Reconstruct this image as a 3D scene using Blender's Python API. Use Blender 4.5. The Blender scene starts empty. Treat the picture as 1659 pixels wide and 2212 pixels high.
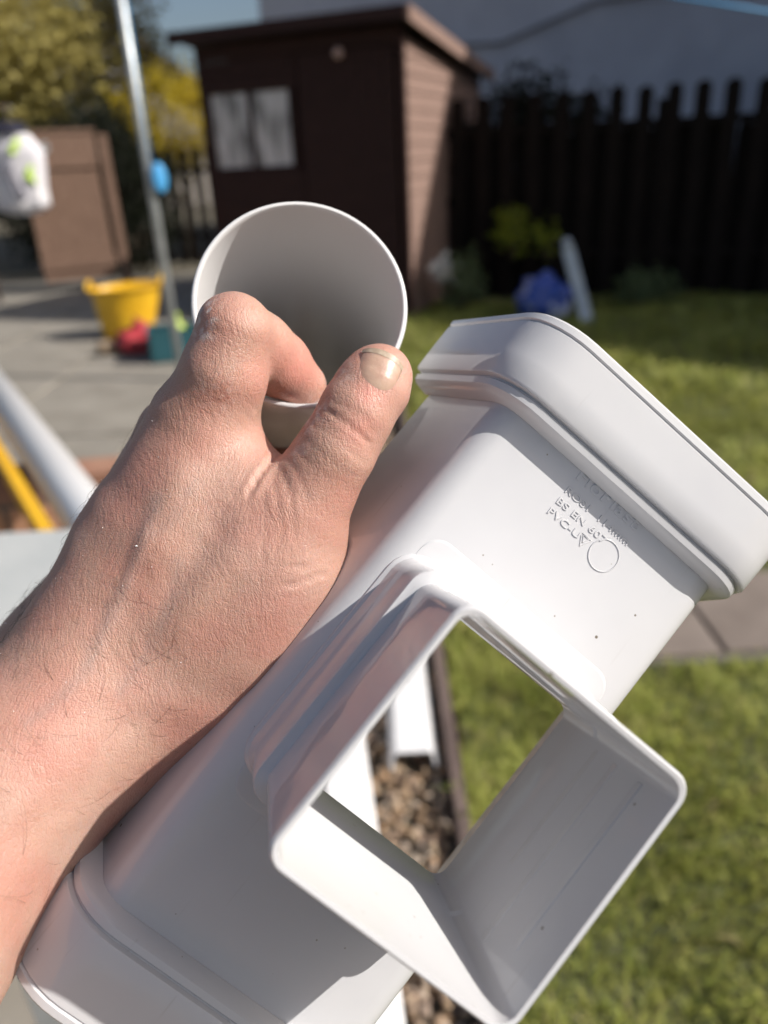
import bpy, bmesh, math, random
import numpy as np
from mathutils import Matrix, Vector
random.seed(7)
rng = np.random.default_rng(11)
S = bpy.context.scene
COL = S.collection

# ------------------------------------------------------------------ camera, sky, sun, exposure
F, CX, CY, HC = 1650.0, 829.5, 1106.0, 1.3
RW = np.array([[0.9985985743907347, 0.05292340904356329, 0.0],
               [-0.02227821105327409, 0.4203619948114654, -0.9070829480430064],
               [-0.04800592189572129, 0.905811738769891, 0.420951927623106]])
CAM = Matrix.Translation((0, 0, HC)) @ Matrix(RW.tolist()).to_4x4()
cd = bpy.data.cameras.new('camera')
cam = bpy.data.objects.new('camera', cd); COL.objects.link(cam)
cam.matrix_world = CAM
cd.sensor_fit = 'VERTICAL'; cd.sensor_height = 36.0; cd.sensor_width = 27.0
cd.lens = 36.0 * F / 2212.0
cd.clip_start = 0.01; cd.clip_end = 2000
cd.dof.use_dof = True; cd.dof.focus_distance = 0.208; cd.dof.aperture_fstop = 7.6
S.camera = cam

SUN = Vector((0.765, -0.2145, 0.607)).normalized()
w = bpy.data.worlds.new('World'); S.world = w; w.use_nodes = True
nt = w.node_tree
sky = nt.nodes.new('ShaderNodeTexSky'); sky.sky_type = 'NISHITA'; sky.sun_disc = False
sky.sun_elevation = math.asin(SUN.z); sky.sun_rotation = math.atan2(SUN.x, SUN.y)
sky.air_density = 1.0; sky.dust_density = 3.0
bg = nt.nodes['Background']; bg.inputs['Strength'].default_value = 0.082
nt.links.new(sky.outputs[0], bg.inputs['Color'])
sd = bpy.data.lights.new('sun', 'SUN'); sd.energy = 5.0; sd.angle = math.radians(0.53); sd.color = (1.0, 0.95, 0.88)
so = bpy.data.objects.new('sun', sd); COL.objects.link(so)
so.rotation_euler = SUN.to_track_quat('Z', 'Y').to_euler(); so.location = (20, -3, 16)
S.view_settings.view_transform = 'Standard'; S.view_settings.look = 'None'
S.view_settings.gamma = 1.0; S.view_settings.use_curve_mapping = False
S.view_settings.exposure = 0.24
S.cycles.max_bounces = 6; S.cycles.diffuse_bounces = 4; S.cycles.glossy_bounces = 3; S.cycles.transmission_bounces = 2; S.cycles.transparent_max_bounces = 4
S.cycles.caustics_reflective = False; S.cycles.caustics_refractive = False; S.cycles.use_denoising = True; S.cycles.use_adaptive_sampling = True; S.cycles.adaptive_threshold = 0.03

# ------------------------------------------------------------------ helpers
def ray(x, y):
    return RW @ np.array([(x - CX) / F, -(y - CY) / F, -1.0])
def G(x, y, z=0.0):
    r = ray(x, y); return np.array([0, 0, HC]) + r * (z - HC) / r[2]
def YP(x, y, Yv):
    r = ray(x, y); return np.array([0, 0, HC]) + r * Yv / r[1]
def H(x, y, d):
    """a point in the held-things frame (metres), d metres deep"""
    return np.array([(x - CX) / F * d, -(y - CY) / F * d, -d])

def mesh_obj(name, verts, faces, mat=None, parent=None, smooth=False):
    me = bpy.data.meshes.new(name)
    me.from_pydata([tuple(map(float, v)) for v in verts], [], [tuple(map(int, f)) for f in faces])
    me.validate(); me.update()
    if mat: me.materials.append(mat)
    if smooth:
        me.polygons.foreach_set('use_smooth', [True] * len(me.polygons))
    o = bpy.data.objects.new(name, me); COL.objects.link(o)
    if parent: o.parent = parent
    return o
def bm_obj(name, bm, mat=None, parent=None, smooth=False):
    me = bpy.data.meshes.new(name); bm.to_mesh(me); bm.free()
    if mat: me.materials.append(mat)
    if smooth: me.polygons.foreach_set('use_smooth', [True] * len(me.polygons))
    o = bpy.data.objects.new(name, me); COL.objects.link(o)
    if parent: o.parent = parent
    return o
def tag(o, label=None, cat=None, group=None, kind=None):
    if label: o['label'] = label
    if cat: o['category'] = cat
    if group: o['group'] = group
    if kind: o['kind'] = kind
    return o
def empty(name, M=None):
    o = bpy.data.objects.new(name, None); COL.objects.link(o); o.empty_display_size = 0.05
    if M is not None: o.matrix_world = M
    return o
def box_bm(bm, lo, hi, bev=0.0, M=None):
    vs = [bm.verts.new((x, y, z)) for x in (lo[0], hi[0]) for y in (lo[1], hi[1]) for z in (lo[2], hi[2])]
    fs = [(0, 1, 3, 2), (4, 6, 7, 5), (0, 4, 5, 1), (2, 3, 7, 6), (0, 2, 6, 4), (1, 5, 7, 3)]
    ff = [bm.faces.new([vs[i] for i in f]) for f in fs]
    if bev > 0:
        es = list({e for f in ff for e in f.edges})
        r = bmesh.ops.bevel(bm, geom=es, offset=bev, segments=2, affect='EDGES', profile=0.5)
        vs = list({v for f in r['faces'] for v in f.verts} | {v for v in vs if v.is_valid})
    if M is not None:
        bmesh.ops.transform(bm, matrix=M, verts=[v for v in vs if v.is_valid])
def box(name, lo, hi, mat, parent=None, bev=0.0, M=None):
    bm = bmesh.new(); box_bm(bm, lo, hi, bev)
    if M is not None: bmesh.ops.transform(bm, matrix=M, verts=bm.verts)
    return bm_obj(name, bm, mat, parent)
def tube_vf(pts, rad, seg=12, cap=True):
    """verts, faces of a tube along pts"""
    pts = [Vector(p) for p in pts]; n = len(pts)
    if not hasattr(rad, '__len__'): rad = [rad] * n
    V = []; Fc = []
    t0 = (pts[1] - pts[0]).normalized()
    u = t0.orthogonal().normalized()
    for i, p in enumerate(pts):
        t = (pts[min(i + 1, n - 1)] - pts[max(i - 1, 0)]).normalized()
        u = (u - t * u.dot(t)).normalized(); v = t.cross(u)
        for k in range(seg):
            a = 2 * math.pi * k / seg
            V.append(p + (u * math.cos(a) + v * math.sin(a)) * rad[i])
    for i in range(n - 1):
        for k in range(seg):
            k2 = (k + 1) % seg
            Fc.append((i * seg + k, i * seg + k2, (i + 1) * seg + k2, (i + 1) * seg + k))
    if cap:
        Fc.append(tuple(range(seg))[::-1]); Fc.append(tuple((n - 1) * seg + k for k in range(seg)))
    return V, Fc
def tube(name, pts, rad, mat, parent=None, seg=12, cap=True):
    V, Fc = tube_vf(pts, rad, seg, cap)
    return mesh_obj(name, V, Fc, mat, parent, smooth=True)
def lathe(name, prof, mat, parent=None, seg=32, M=None):
    V = []; Fc = []
    n = len(prof)
    for k in range(seg):
        a = 2 * math.pi * k / seg
        for r, z in prof: V.append(Vector((r * math.cos(a), r * math.sin(a), z)))
    for k in range(seg):
        k2 = (k + 1) % seg
        for i in range(n - 1):
            Fc.append((k * n + i, k2 * n + i, k2 * n + i + 1, k * n + i + 1))
    if M is not None: V = [M @ v for v in V]
    return mesh_obj(name, V, Fc, mat, parent, smooth=True)
def smooth_angle(o, deg=35):
    me = o.data
    me.polygons.foreach_set('use_smooth', [True] * len(me.polygons))
    try: me.set_sharp_from_angle(angle=math.radians(deg))
    except Exception: pass

# ------------------------------------------------------------------ materials
def mat(name, col, rough=0.6, col2=None, scale=5.0, bump=0.0, bscale=40.0, spec=0.5, sss=0.0, sssr=(1, .5, .3), metal=0.0, detail=4.0, lo=.35, hi=.65, stretch=None):
    m = bpy.data.materials.new(name); m.use_nodes = True
    n = m.node_tree; N = n.nodes; L = n.links
    p = N['Principled BSDF']
    p.inputs['Base Color'].default_value = (*col, 1); p.inputs['Roughness'].default_value = rough
    p.inputs['Specular IOR Level'].default_value = spec; p.inputs['Metallic'].default_value = metal
    tc = N.new('ShaderNodeTexCoord'); src = tc.outputs['Object']
    if stretch:
        mp = N.new('ShaderNodeMapping'); mp.inputs['Scale'].default_value = stretch
        L.new(src, mp.inputs[0]); src = mp.outputs[0]
    if col2:
        nz = N.new('ShaderNodeTexNoise'); nz.inputs['Scale'].default_value = scale; nz.inputs['Detail'].default_value = detail
        L.new(src, nz.inputs['Vector'])
        r = N.new('ShaderNodeValToRGB'); r.color_ramp.elements[0].position = lo; r.color_ramp.elements[1].position = hi
        r.color_ramp.elements[0].color = (*col, 1); r.color_ramp.elements[1].color = (*col2, 1)
        L.new(nz.outputs['Fac'], r.inputs[0]); L.new(r.outputs[0], p.inputs['Base Color'])
    if bump:
        nb = N.new('ShaderNodeTexNoise'); nb.inputs['Scale'].default_value = bscale; nb.inputs['Detail'].default_value = 5
        L.new(src, nb.inputs['Vector'])
        b = N.new('ShaderNodeBump'); b.inputs['Strength'].default_value = bump; b.inputs['Distance'].default_value = 0.3 / bscale
        L.new(nb.outputs['Fac'], b.inputs['Height']); L.new(b.outputs[0], p.inputs['Normal'])
    if sss:
        p.inputs['Subsurface Weight'].default_value = sss; p.inputs['Subsurface Radius'].default_value = sssr
        p.inputs['Subsurface Scale'].default_value = 0.004
    return m

def pvc_mat(name='white_pvc', specks=True):
    m = mat(name, (.63, .63, .647) if specks else (.72, .715, .72), 0.16 if specks else .30, spec=0.5)
    n = m.node_tree; N = n.nodes; L = n.links; p = N['Principled BSDF']
    tc = N.new('ShaderNodeTexCoord')
    # faint moulding waviness
    nb = N.new('ShaderNodeTexNoise'); nb.inputs['Scale'].default_value = 45; nb.inputs['Detail'].default_value = 2
    L.new(tc.outputs['Object'], nb.inputs['Vector'])
    b = N.new('ShaderNodeBump'); b.inputs['Strength'].default_value = 0.10 if specks else 0.03; b.inputs['Distance'].default_value = 0.003
    L.new(nb.outputs['Fac'], b.inputs['Height']); L.new(b.outputs[0], p.inputs['Normal'])
    # smudges in the gloss
    ns = N.new('ShaderNodeTexNoise'); ns.inputs['Scale'].default_value = 30; ns.inputs['Detail'].default_value = 6
    L.new(tc.outputs['Object'], ns.inputs['Vector'])
    mr = N.new('ShaderNodeMapRange'); mr.inputs[1].default_value = .35; mr.inputs[2].default_value = .7; mr.inputs[3].default_value = .03 if specks else .30; mr.inputs[4].default_value = .11 if specks else .42
    L.new(ns.outputs['Fac'], mr.inputs[0]); L.new(mr.outputs[0], p.inputs['Roughness'])
    tl = N.new('ShaderNodeBsdfTranslucent'); tl.inputs['Color'].default_value = (.80, .78, .74, 1)
    ms = N.new('ShaderNodeMixShader'); ms.inputs[0].default_value = .09
    L.new(p.outputs[0], ms.inputs[1]); L.new(tl.outputs[0], ms.inputs[2]); L.new(ms.outputs[0], N['Material Output'].inputs[0])
    if specks:
        vo = N.new('ShaderNodeTexVoronoi'); vo.inputs['Scale'].default_value = 95
        L.new(tc.outputs['Object'], vo.inputs['Vector'])
        # speck where the cell centre is very near and the cell's random colour is high
        lt = N.new('ShaderNodeMath'); lt.operation = 'LESS_THAN'; lt.inputs[1].default_value = 0.045
        L.new(vo.outputs['Distance'], lt.inputs[0])
        sp = N.new('ShaderNodeSeparateColor'); L.new(vo.outputs['Color'], sp.inputs[0])
        gt = N.new('ShaderNodeMath'); gt.operation = 'GREATER_THAN'; gt.inputs[1].default_value = 0.72
        L.new(sp.outputs[0], gt.inputs[0])
        mu = N.new('ShaderNodeMath'); mu.operation = 'MULTIPLY'
        L.new(lt.outputs[0], mu.inputs[0]); L.new(gt.outputs[0], mu.inputs[1])
        nd = N.new('ShaderNodeTexNoise'); nd.inputs['Scale'].default_value = 18; nd.inputs['Detail'].default_value = 3
        L.new(tc.outputs['Object'], nd.inputs['Vector'])
        r = N.new('ShaderNodeValToRGB'); r.color_ramp.elements[0].position = .3; r.color_ramp.elements[1].position = .7
        r.color_ramp.elements[0].color = (.600, .600, .622, 1); r.color_ramp.elements[1].color = (.645, .645, .662, 1)
        L.new(nd.outputs['Fac'], r.inputs[0])
        mx = N.new('ShaderNodeMix'); mx.data_type = 'RGBA'
        L.new(mu.outputs[0], mx.inputs[0]); L.new(r.outputs[0], mx.inputs[6]); mx.inputs[7].default_value = (.18, .15, .12, 1)
        L.new(mx.outputs[2], p.inputs['Base Color'])
        v2 = N.new('ShaderNodeTexVoronoi'); v2.inputs['Scale'].default_value = 260; L.new(tc.outputs['Object'], v2.inputs['Vector'])
        l2 = N.new('ShaderNodeMath'); l2.operation = 'LESS_THAN'; l2.inputs[1].default_value = .07; L.new(v2.outputs['Distance'], l2.inputs[0])
        s3 = N.new('ShaderNodeSeparateColor'); L.new(v2.outputs['Color'], s3.inputs[0])
        g2 = N.new('ShaderNodeMath'); g2.operation = 'GREATER_THAN'; g2.inputs[1].default_value = .86; L.new(s3.outputs[1], g2.inputs[0])
        m2 = N.new('ShaderNodeMath'); m2.operation = 'MULTIPLY'; L.new(l2.outputs[0], m2.inputs[0]); L.new(g2.outputs[0], m2.inputs[1])
        # long thin scuffs
        mp = N.new('ShaderNodeMapping'); mp.inputs['Scale'].default_value = (18, 420, 420); mp.inputs['Rotation'].default_value = (0, 0, .5); L.new(tc.outputs['Object'], mp.inputs[0])
        sc = N.new('ShaderNodeTexNoise'); sc.inputs['Scale'].default_value = 1.0; sc.inputs['Detail'].default_value = 3; L.new(mp.outputs[0], sc.inputs['Vector'])
        sr = N.new('ShaderNodeMapRange'); sr.inputs[1].default_value = .68; sr.inputs[2].default_value = .76; sr.inputs[3].default_value = 0; sr.inputs[4].default_value = .22; L.new(sc.outputs['Fac'], sr.inputs[0])
        ad = N.new('ShaderNodeMath'); ad.operation = 'MAXIMUM'; L.new(m2.outputs[0], ad.inputs[0]); L.new(sr.outputs[0], ad.inputs[1])
        m3 = N.new('ShaderNodeMix'); m3.data_type = 'RGBA'; L.new(ad.outputs[0], m3.inputs[0]); L.new(mx.outputs[2], m3.inputs[6]); m3.inputs[7].default_value = (.34, .31, .28, 1)
        L.new(m3.outputs[2], p.inputs['Base Color'])
    return m
PVC = pvc_mat()
PVC2 = pvc_mat('white_pvc_pipe', False)
PVC3 = mat('white_pvc_lengths', (.78, .78, .79), .3)

def skin_mat():
    m = bpy.data.materials.new('skin'); m.use_nodes = True
    n = m.node_tree; N = n.nodes; L = n.links; p = N['Principled BSDF']
    tc = N.new('ShaderNodeTexCoord')
    def noise(scale, detail=4, vec=None):
        z = N.new('ShaderNodeTexNoise'); z.inputs['Scale'].default_value = scale; z.inputs['Detail'].default_value = detail
        L.new(vec or tc.outputs['Object'], z.inputs['Vector']); return z.outputs['Fac']
    def ramp(fac, stops):
        r = N.new('ShaderNodeValToRGB')
        while len(r.color_ramp.elements) < len(stops): r.color_ramp.elements.new(.5)
        for e, (q, c) in zip(r.color_ramp.elements, stops): e.position = q; e.color = (*c, 1)
        L.new(fac, r.inputs[0]); return r.outputs[0]
    def mix(f, a, b, mode='MIX'):
        x = N.new('ShaderNodeMix'); x.data_type = 'RGBA'; x.blend_type = mode
        if isinstance(f, float): x.inputs[0].default_value = f
        else: L.new(f, x.inputs[0])
        for i, v in ((6, a), (7, b)):
            if isinstance(v, tuple): x.inputs[i].default_value = (*v, 1)
            else: L.new(v, x.inputs[i])
        return x.outputs[2]
    base = ramp(noise(30, 6), [(.34, (.415, .243, .185)), (.5, (.465, .280, .217)), (.68, (.515, .328, .262))])
    red = ramp(noise(48, 4), [(.44, (0, 0, 0)), (.68, (.62, .62, .62))])
    c = mix(red, base, (.47, .212, .165))
    at = N.new('ShaderNodeVertexColor'); at.layer_name = 'tone'      # skin tone of the thing itself: redder knuckles, duller back, paler dusty patches
    sp = N.new('ShaderNodeSeparateColor'); L.new(at.outputs[0], sp.inputs[0])
    c = mix(sp.outputs[0], c, (.62, .24, .19))
    c = mix(sp.outputs[1], c, (.34, .245, .215))
    dust_n = ramp(noise(420, 4), [(.45, (0, 0, 0)), (.62, (.75, .75, .75))])
    mu = N.new('ShaderNodeMath'); mu.operation = 'MULTIPLY'; L.new(sp.outputs[2], mu.inputs[0]); L.new(dust_n, mu.inputs[1])
    c = mix(mu.outputs[0], c, (.74, .68, .66))
    # fine freckles / pores
    fr = ramp(noise(330, 2), [(.62, (0, 0, 0)), (.75, (.35, .35, .35))])
    c = mix(fr, c, (.40, .20, .14))
    L.new(c, p.inputs['Base Color'])
    p.inputs['Roughness'].default_value = .46; p.inputs['Specular IOR Level'].default_value = .45
    p.inputs['Subsurface Weight'].default_value = .30; p.inputs['Subsurface Radius'].default_value = (1.0, .38, .2); p.inputs['Subsurface Scale'].default_value = .004
    # skin relief: crossing wrinkle cells, drawn out along one way, and pores
    def vor(scale, stretch, rot):
        mp = N.new('ShaderNodeMapping'); mp.inputs['Rotation'].default_value = rot; mp.inputs['Scale'].default_value = stretch
        wv = N.new('ShaderNodeTexNoise'); wv.inputs['Scale'].default_value = 60; wv.inputs['Detail'].default_value = 2
        L.new(tc.outputs['Object'], wv.inputs['Vector'])
        va = N.new('ShaderNodeVectorMath'); va.operation = 'MULTIPLY_ADD'; va.inputs[1].default_value = (.008,) * 3
        L.new(wv.outputs['Color'], va.inputs[0]); L.new(tc.outputs['Object'], va.inputs[2])
        L.new(va.outputs[0], mp.inputs[0])
        v = N.new('ShaderNodeTexVoronoi'); v.feature = 'DISTANCE_TO_EDGE'; v.inputs['Scale'].default_value = scale
        L.new(mp.outputs[0], v.inputs['Vector'])
        q = N.new('ShaderNodeMapRange'); q.inputs[1].default_value = 0; q.inputs[2].default_value = .16; L.new(v.outputs[0], q.inputs[0])
        return q.outputs[0]
    def bump(h, strength, dist, nrm=None):
        b = N.new('ShaderNodeBump'); b.inputs['Strength'].default_value = strength; b.inputs['Distance'].default_value = dist
        L.new(h, b.inputs['Height'])
        if nrm: L.new(nrm, b.inputs['Normal'])
        return b.outputs[0]
    nr = bump(vor(1350, (1, .30, 1), (0, 0, .5)), .27, .00026)
    nr = bump(vor(1700, (.42, 1, 1), (0, 0, -.35)), .22, .00022, nr)
    def stretched(sc, rot):
        mp = N.new('ShaderNodeMapping'); mp.inputs['Rotation'].default_value = rot; mp.inputs['Scale'].default_value = sc
        wv = N.new('ShaderNodeTexNoise'); wv.inputs['Scale'].default_value = 35; wv.inputs['Detail'].default_value = 2
        L.new(tc.outputs['Object'], wv.inputs['Vector'])
        va = N.new('ShaderNodeVectorMath'); va.operation = 'MULTIPLY_ADD'; va.inputs[1].default_value = (.02,) * 3
        L.new(wv.outputs['Color'], va.inputs[0]); L.new(tc.outputs['Object'], va.inputs[2]); L.new(va.outputs[0], mp.inputs[0])
        z = N.new('ShaderNodeTexNoise'); z.inputs['Scale'].default_value = 1.0; z.inputs['Detail'].default_value = 2; L.new(mp.outputs[0], z.inputs['Vector'])
        return z.outputs['Fac']
    nr = bump(stretched((1150, 190, 500), (0, 0, .15)), .36, .0005, nr)
    nr = bump(stretched((230, 1250, 500), (0, 0, -.25)), .20, .0004, nr)
    nr = bump(noise(1500, 3), .2, .0002, nr)
    nr = bump(noise(140, 4), .25, .0012, nr)
    L.new(nr, p.inputs['Normal'])
    return m
SKIN = skin_mat()

# ================================================================== LARGE STRUCTURE: ground, lawn, patio
GRASS_SOIL = mat('lawn_soil', (.055, .065, .022), .9, (.10, .105, .04), 9, .6, 60)
EARTH = mat('earth', (.10, .085, .06), .95, (.16, .14, .10), 3, .5, 30)
SLAB = mat('paving_stone', (.205, .185, .155), .85, (.285, .26, .222), 3.0, .35, 70, detail=8)
SLAB2 = mat('paving_stone_pink', (.165, .132, .112), .85, (.22, .18, .155), 6.0, .35, 70, detail=8)
JOINT = mat('mortar', (.10, .09, .08), .95, (.15, .14, .12), 20)
o = mesh_obj('ground', [(-600, -300, -.05), (600, -300, -.05), (600, 900, -.05), (-600, 900, -.05)], [(0, 1, 2, 3)], EARTH)
tag(o, kind='structure')
EDGE_X = 0.13
o = mesh_obj('lawn', [(EDGE_X + .015, -.8, 0), (7.5, -.8, 0), (7.5, 7.4, 0), (EDGE_X + .1, 9, 0)], [(0, 1, 2, 3)], GRASS_SOIL)
tag(o, kind='structure')
o = mesh_obj('gravel_bed', [(-.42, -.8, -.02), (EDGE_X - .01, -.8, -.02), (EDGE_X - .01, 7.0, -.02), (-.42, 7.0, -.02)], [(0, 1, 2, 3)], EARTH)
tag(o, kind='structure')

# patio slabs, each its own piece
patio = mesh_obj('patio', [(-9, -.8, -.018), (-.42, -.8, -.018), (-.42, 11, -.018), (-9, 11, -.018)], [(0, 1, 2, 3)], JOINT)
tag(patio, kind='structure')
bmS = bmesh.new(); box_bm(bmS, (-.44, -.44, -.04), (.44, .44, 0), .006)
slab_me = bpy.data.meshes.new('slab'); bmS.to_mesh(slab_me); bmS.free(); slab_me.materials.append(SLAB)
for j in range(12):
    for i in range(8):
        x = -.42 - .45 - i * .90; y = -.05 + j * .90 + .0
        if y > 1.5 and x < -.60 * y * 1.05 - .7: continue
        s = bpy.data.objects.new('paving_slab', slab_me); COL.objects.link(s); s.parent = patio
        s.location = (x, y, random.uniform(-.003, .003)); s.rotation_euler = (random.uniform(-.004, .004), random.uniform(-.004, .004), random.choice((0, math.pi / 2, math.pi)) + random.uniform(-.006, .006))
# path that crosses the lawn
path = mesh_obj('path', [(.45, 1.70, .004), (3.2, 1.74, .004), (3.2, 2.22, .004), (.45, 2.14, .004)], [(0, 1, 2, 3)], JOINT)
tag(path, kind='structure')
bmS = bmesh.new(); box_bm(bmS, (-.225, -.205, -.03), (.225, .205, .018), .006)
pm = bpy.data.meshes.new('path_slab'); bmS.to_mesh(pm); bmS.free(); pm.materials.append(SLAB2)
for i in range(6):
    s = bpy.data.objects.new('path_slab', pm); COL.objects.link(s); s.parent = path
    s.location = (.69 + i * .462, 1.935 + i * .012, random.uniform(0, .004)); s.rotation_euler = (0, 0, random.uniform(-.01, .03))

# timber edging between gravel and lawn
WOODB = mat('dark_timber', (.10, .070, .062), .75, (.16, .115, .10), 6, .5, 50, stretch=(8, 1, 8))
for k, (y0, y1) in enumerate(((-.6, 1.18), (1.19, 3.2), (3.21, 5.2), (5.21, 7.0))):
    o = box('edging_board', (EDGE_X - .014, y0, -.06), (EDGE_X + .014, y1, .045), WOODB, None, .003)
    tag(o, ['dark brown timber edging board nearest the camera, below the held outlet', 'dark brown timber edging board between gravel and lawn, seen through the square spout',
            'dark timber edging board further along the lawn behind the hand', 'far dark timber edging board ending at the shed'][k], 'edging board', 'timber edging boards along the lawn')

# ------------------------------------------------------------------ shed
d2 = np.array([-.9286, .37108]); s2 = np.array([.37108, .9286]); SC = np.array([.322, 6.775])
MS = Matrix(((d2[0], s2[0], 0, SC[0]), (d2[1], s2[1], 0, SC[1]), (0, 0, 1, 0), (0, 0, 0, 1)))   # x: along the front to the left, y: back, z up (mirrored handedness is fine for boxes)
SHED_D = mat('shed_boards_shaded', (.030, .0135, .0115), .75, (.045, .020, .017), 5, .4, 40, spec=.25, stretch=(2, 2, 14))  # board colour darkened: the front's shade is put into it
SHED_S = mat('shed_boards_sunlit', (.23, .15, .122), .8, (.29, .195, .16), 4, .5, 40, spec=.25, stretch=(2, 1.5, 14))  # much paler copy of the boards, sunlight on the side put into the colour
ROOF = mat('roof_felt', (.035, .028, .026), .95, (.06, .05, .045), 10, .4, 80)
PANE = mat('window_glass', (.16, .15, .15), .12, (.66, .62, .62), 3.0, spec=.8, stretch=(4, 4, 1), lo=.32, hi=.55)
METAL = mat('galvanised_steel', (.42, .45, .46), .42, (.52, .55, .57), 14, .15, 80, metal=.55)
def shed():
    t = empty('garden_shed', Matrix.Translation((SC[0], SC[1], 0)))
    ML = Matrix.Translation((-SC[0], -SC[1], 0)) @ MS
    def bx(name, lo, hi, m, par=t, bev=.002):
        bm = bmesh.new(); box_bm(bm, lo, hi, bev); bmesh.ops.transform(bm, matrix=ML, verts=bm.verts)
        bmesh.ops.recalc_face_normals(bm, faces=bm.faces)
        return bm_obj(name, bm, m, par)
    W, D, HF, HB = 1.81, 2.45, 2.24, 2.02
    # inner core keeps light out
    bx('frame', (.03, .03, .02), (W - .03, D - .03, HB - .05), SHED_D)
    # side boards (toward the right)
    nb = 17; bh = 2.12 / nb
    for i in range(nb):
        z0 = .02 + i * bh
        bm = bmesh.new()
        zt = z0 + bh
        y1 = D
        prof = [(-.002 - .006, z0), (.02, z0), (.02, zt + .004), (.004, zt + .004)]
        vs = []
        for y in (.035, y1):
            for x, z in prof:
                lim = HF - .05 - (HF - HB) * y / D
                vs.append(bm.verts.new((x, y, min(z, lim))))
        for k in range(4): bm.faces.new([vs[k], vs[(k + 1) % 4], vs[4 + (k + 1) % 4], vs[4 + k]])
        bm.faces.new(vs[:4]); bm.faces.new(vs[4:])
        bmesh.ops.transform(bm, matrix=ML, verts=bm.verts); bmesh.ops.recalc_face_normals(bm, faces=bm.faces)
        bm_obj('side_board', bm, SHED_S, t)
    # front boards left of the door
    for i in range(18):
        z0 = .02 + i * .1215
        if 1.22 < z0 + .06 < 1.90:
            continue
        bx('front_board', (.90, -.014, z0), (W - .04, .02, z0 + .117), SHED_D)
    for i in range(5):
        z0 = 1.235 + i * .1215
        if z0 + .117 > 1.9: break
        bx('front_board', (1.80 - .02, -.012, z0), (W - .04, .02, z0 + .117), SHED_D)
    # corner posts
    bx('corner_post', (-.02, -.022, 0), (.035, .034, 2.2), SHED_D)
    bx('corner_post', (W - .04, -.022, 0), (W + .02, .034, 2.2), SHED_D)
    # door of upright boards
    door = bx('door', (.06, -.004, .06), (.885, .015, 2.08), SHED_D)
    for i in range(8):
        bx('door_board', (.065 + i * .1025, -.026, .06), (.065 + i * .1025 + .099, -.005, 2.08), SHED_D, door)
    bx('door_ledge', (.03, -.03, 2.09), (W - .05, .02, 2.2), SHED_D)
    k = lathe('door_knob', [(0, -.03), (.028, -.028), (.04, -.014), (.04, 0), (.024, .012), (.02, .03), (0, .03)], mat('knob_pink', (.62, .42, .38), .4), door, 16,
              ML @ Matrix.Translation((.511, -.05, 2.055)) @ Matrix.Rotation(math.pi / 2, 4, 'X'))
    # window
    wn = bx('window', (.955, -.018, 1.235), (1.775, .01, 1.275), SHED_D)
    bx('frame_rail', (.955, -.018, 1.86), (1.775, .01, 1.90), SHED_D, wn)
    for x in (.955, 1.34, 1.735): bx('frame_stile', (x, -.02, 1.276), (x + .04, .012, 1.859), SHED_D, wn)
    for x in (.996, 1.381): bx('pane', (x, -.002, 1.277), (x + .353 if x > 1.2 else x + .343, .006, 1.858), PANE, wn, 0)
    # roof, pent, falling to the back
    bm = bmesh.new()
    ang = math.atan2(HF - HB, D)
    box_bm(bm, (-.10, -.16, 0), (W + .16, D + .12, .035), .003)
    bmesh.ops.transform(bm, matrix=ML @ Matrix.Translation((0, 0, HF)) @ Matrix.Rotation(-ang, 4, 'X'), verts=bm.verts); bmesh.ops.recalc_face_normals(bm, faces=bm.faces)
    rf = bm_obj('roof', bm, ROOF, t)
    bm = bmesh.new(); box_bm(bm, (-.125, -.16, -.055), (-.102, D + .12, .05), .003)
    bmesh.ops.transform(bm, matrix=ML @ Matrix.Translation((0, 0, HF)) @ Matrix.Rotation(-ang, 4, 'X'), verts=bm.verts); bmesh.ops.recalc_face_normals(bm, faces=bm.faces)
    bm_obj('fascia_board', bm, SHED_S, rf)
    bm = bmesh.new(); box_bm(bm, (-.10, -.185, -.045), (W + .16, -.162, .05), .003)
    bmesh.ops.transform(bm, matrix=ML @ Matrix.Translation((0, 0, HF)) @ Matrix.Rotation(-ang, 4, 'X'), verts=bm.verts); bmesh.ops.recalc_face_normals(bm, faces=bm.faces)
    bm_obj('fascia_board', bm, SHED_D, rf)
    tag(t, 'dark brown wooden garden shed with two-pane window and sunlit side boards', 'shed')
shed()

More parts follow.
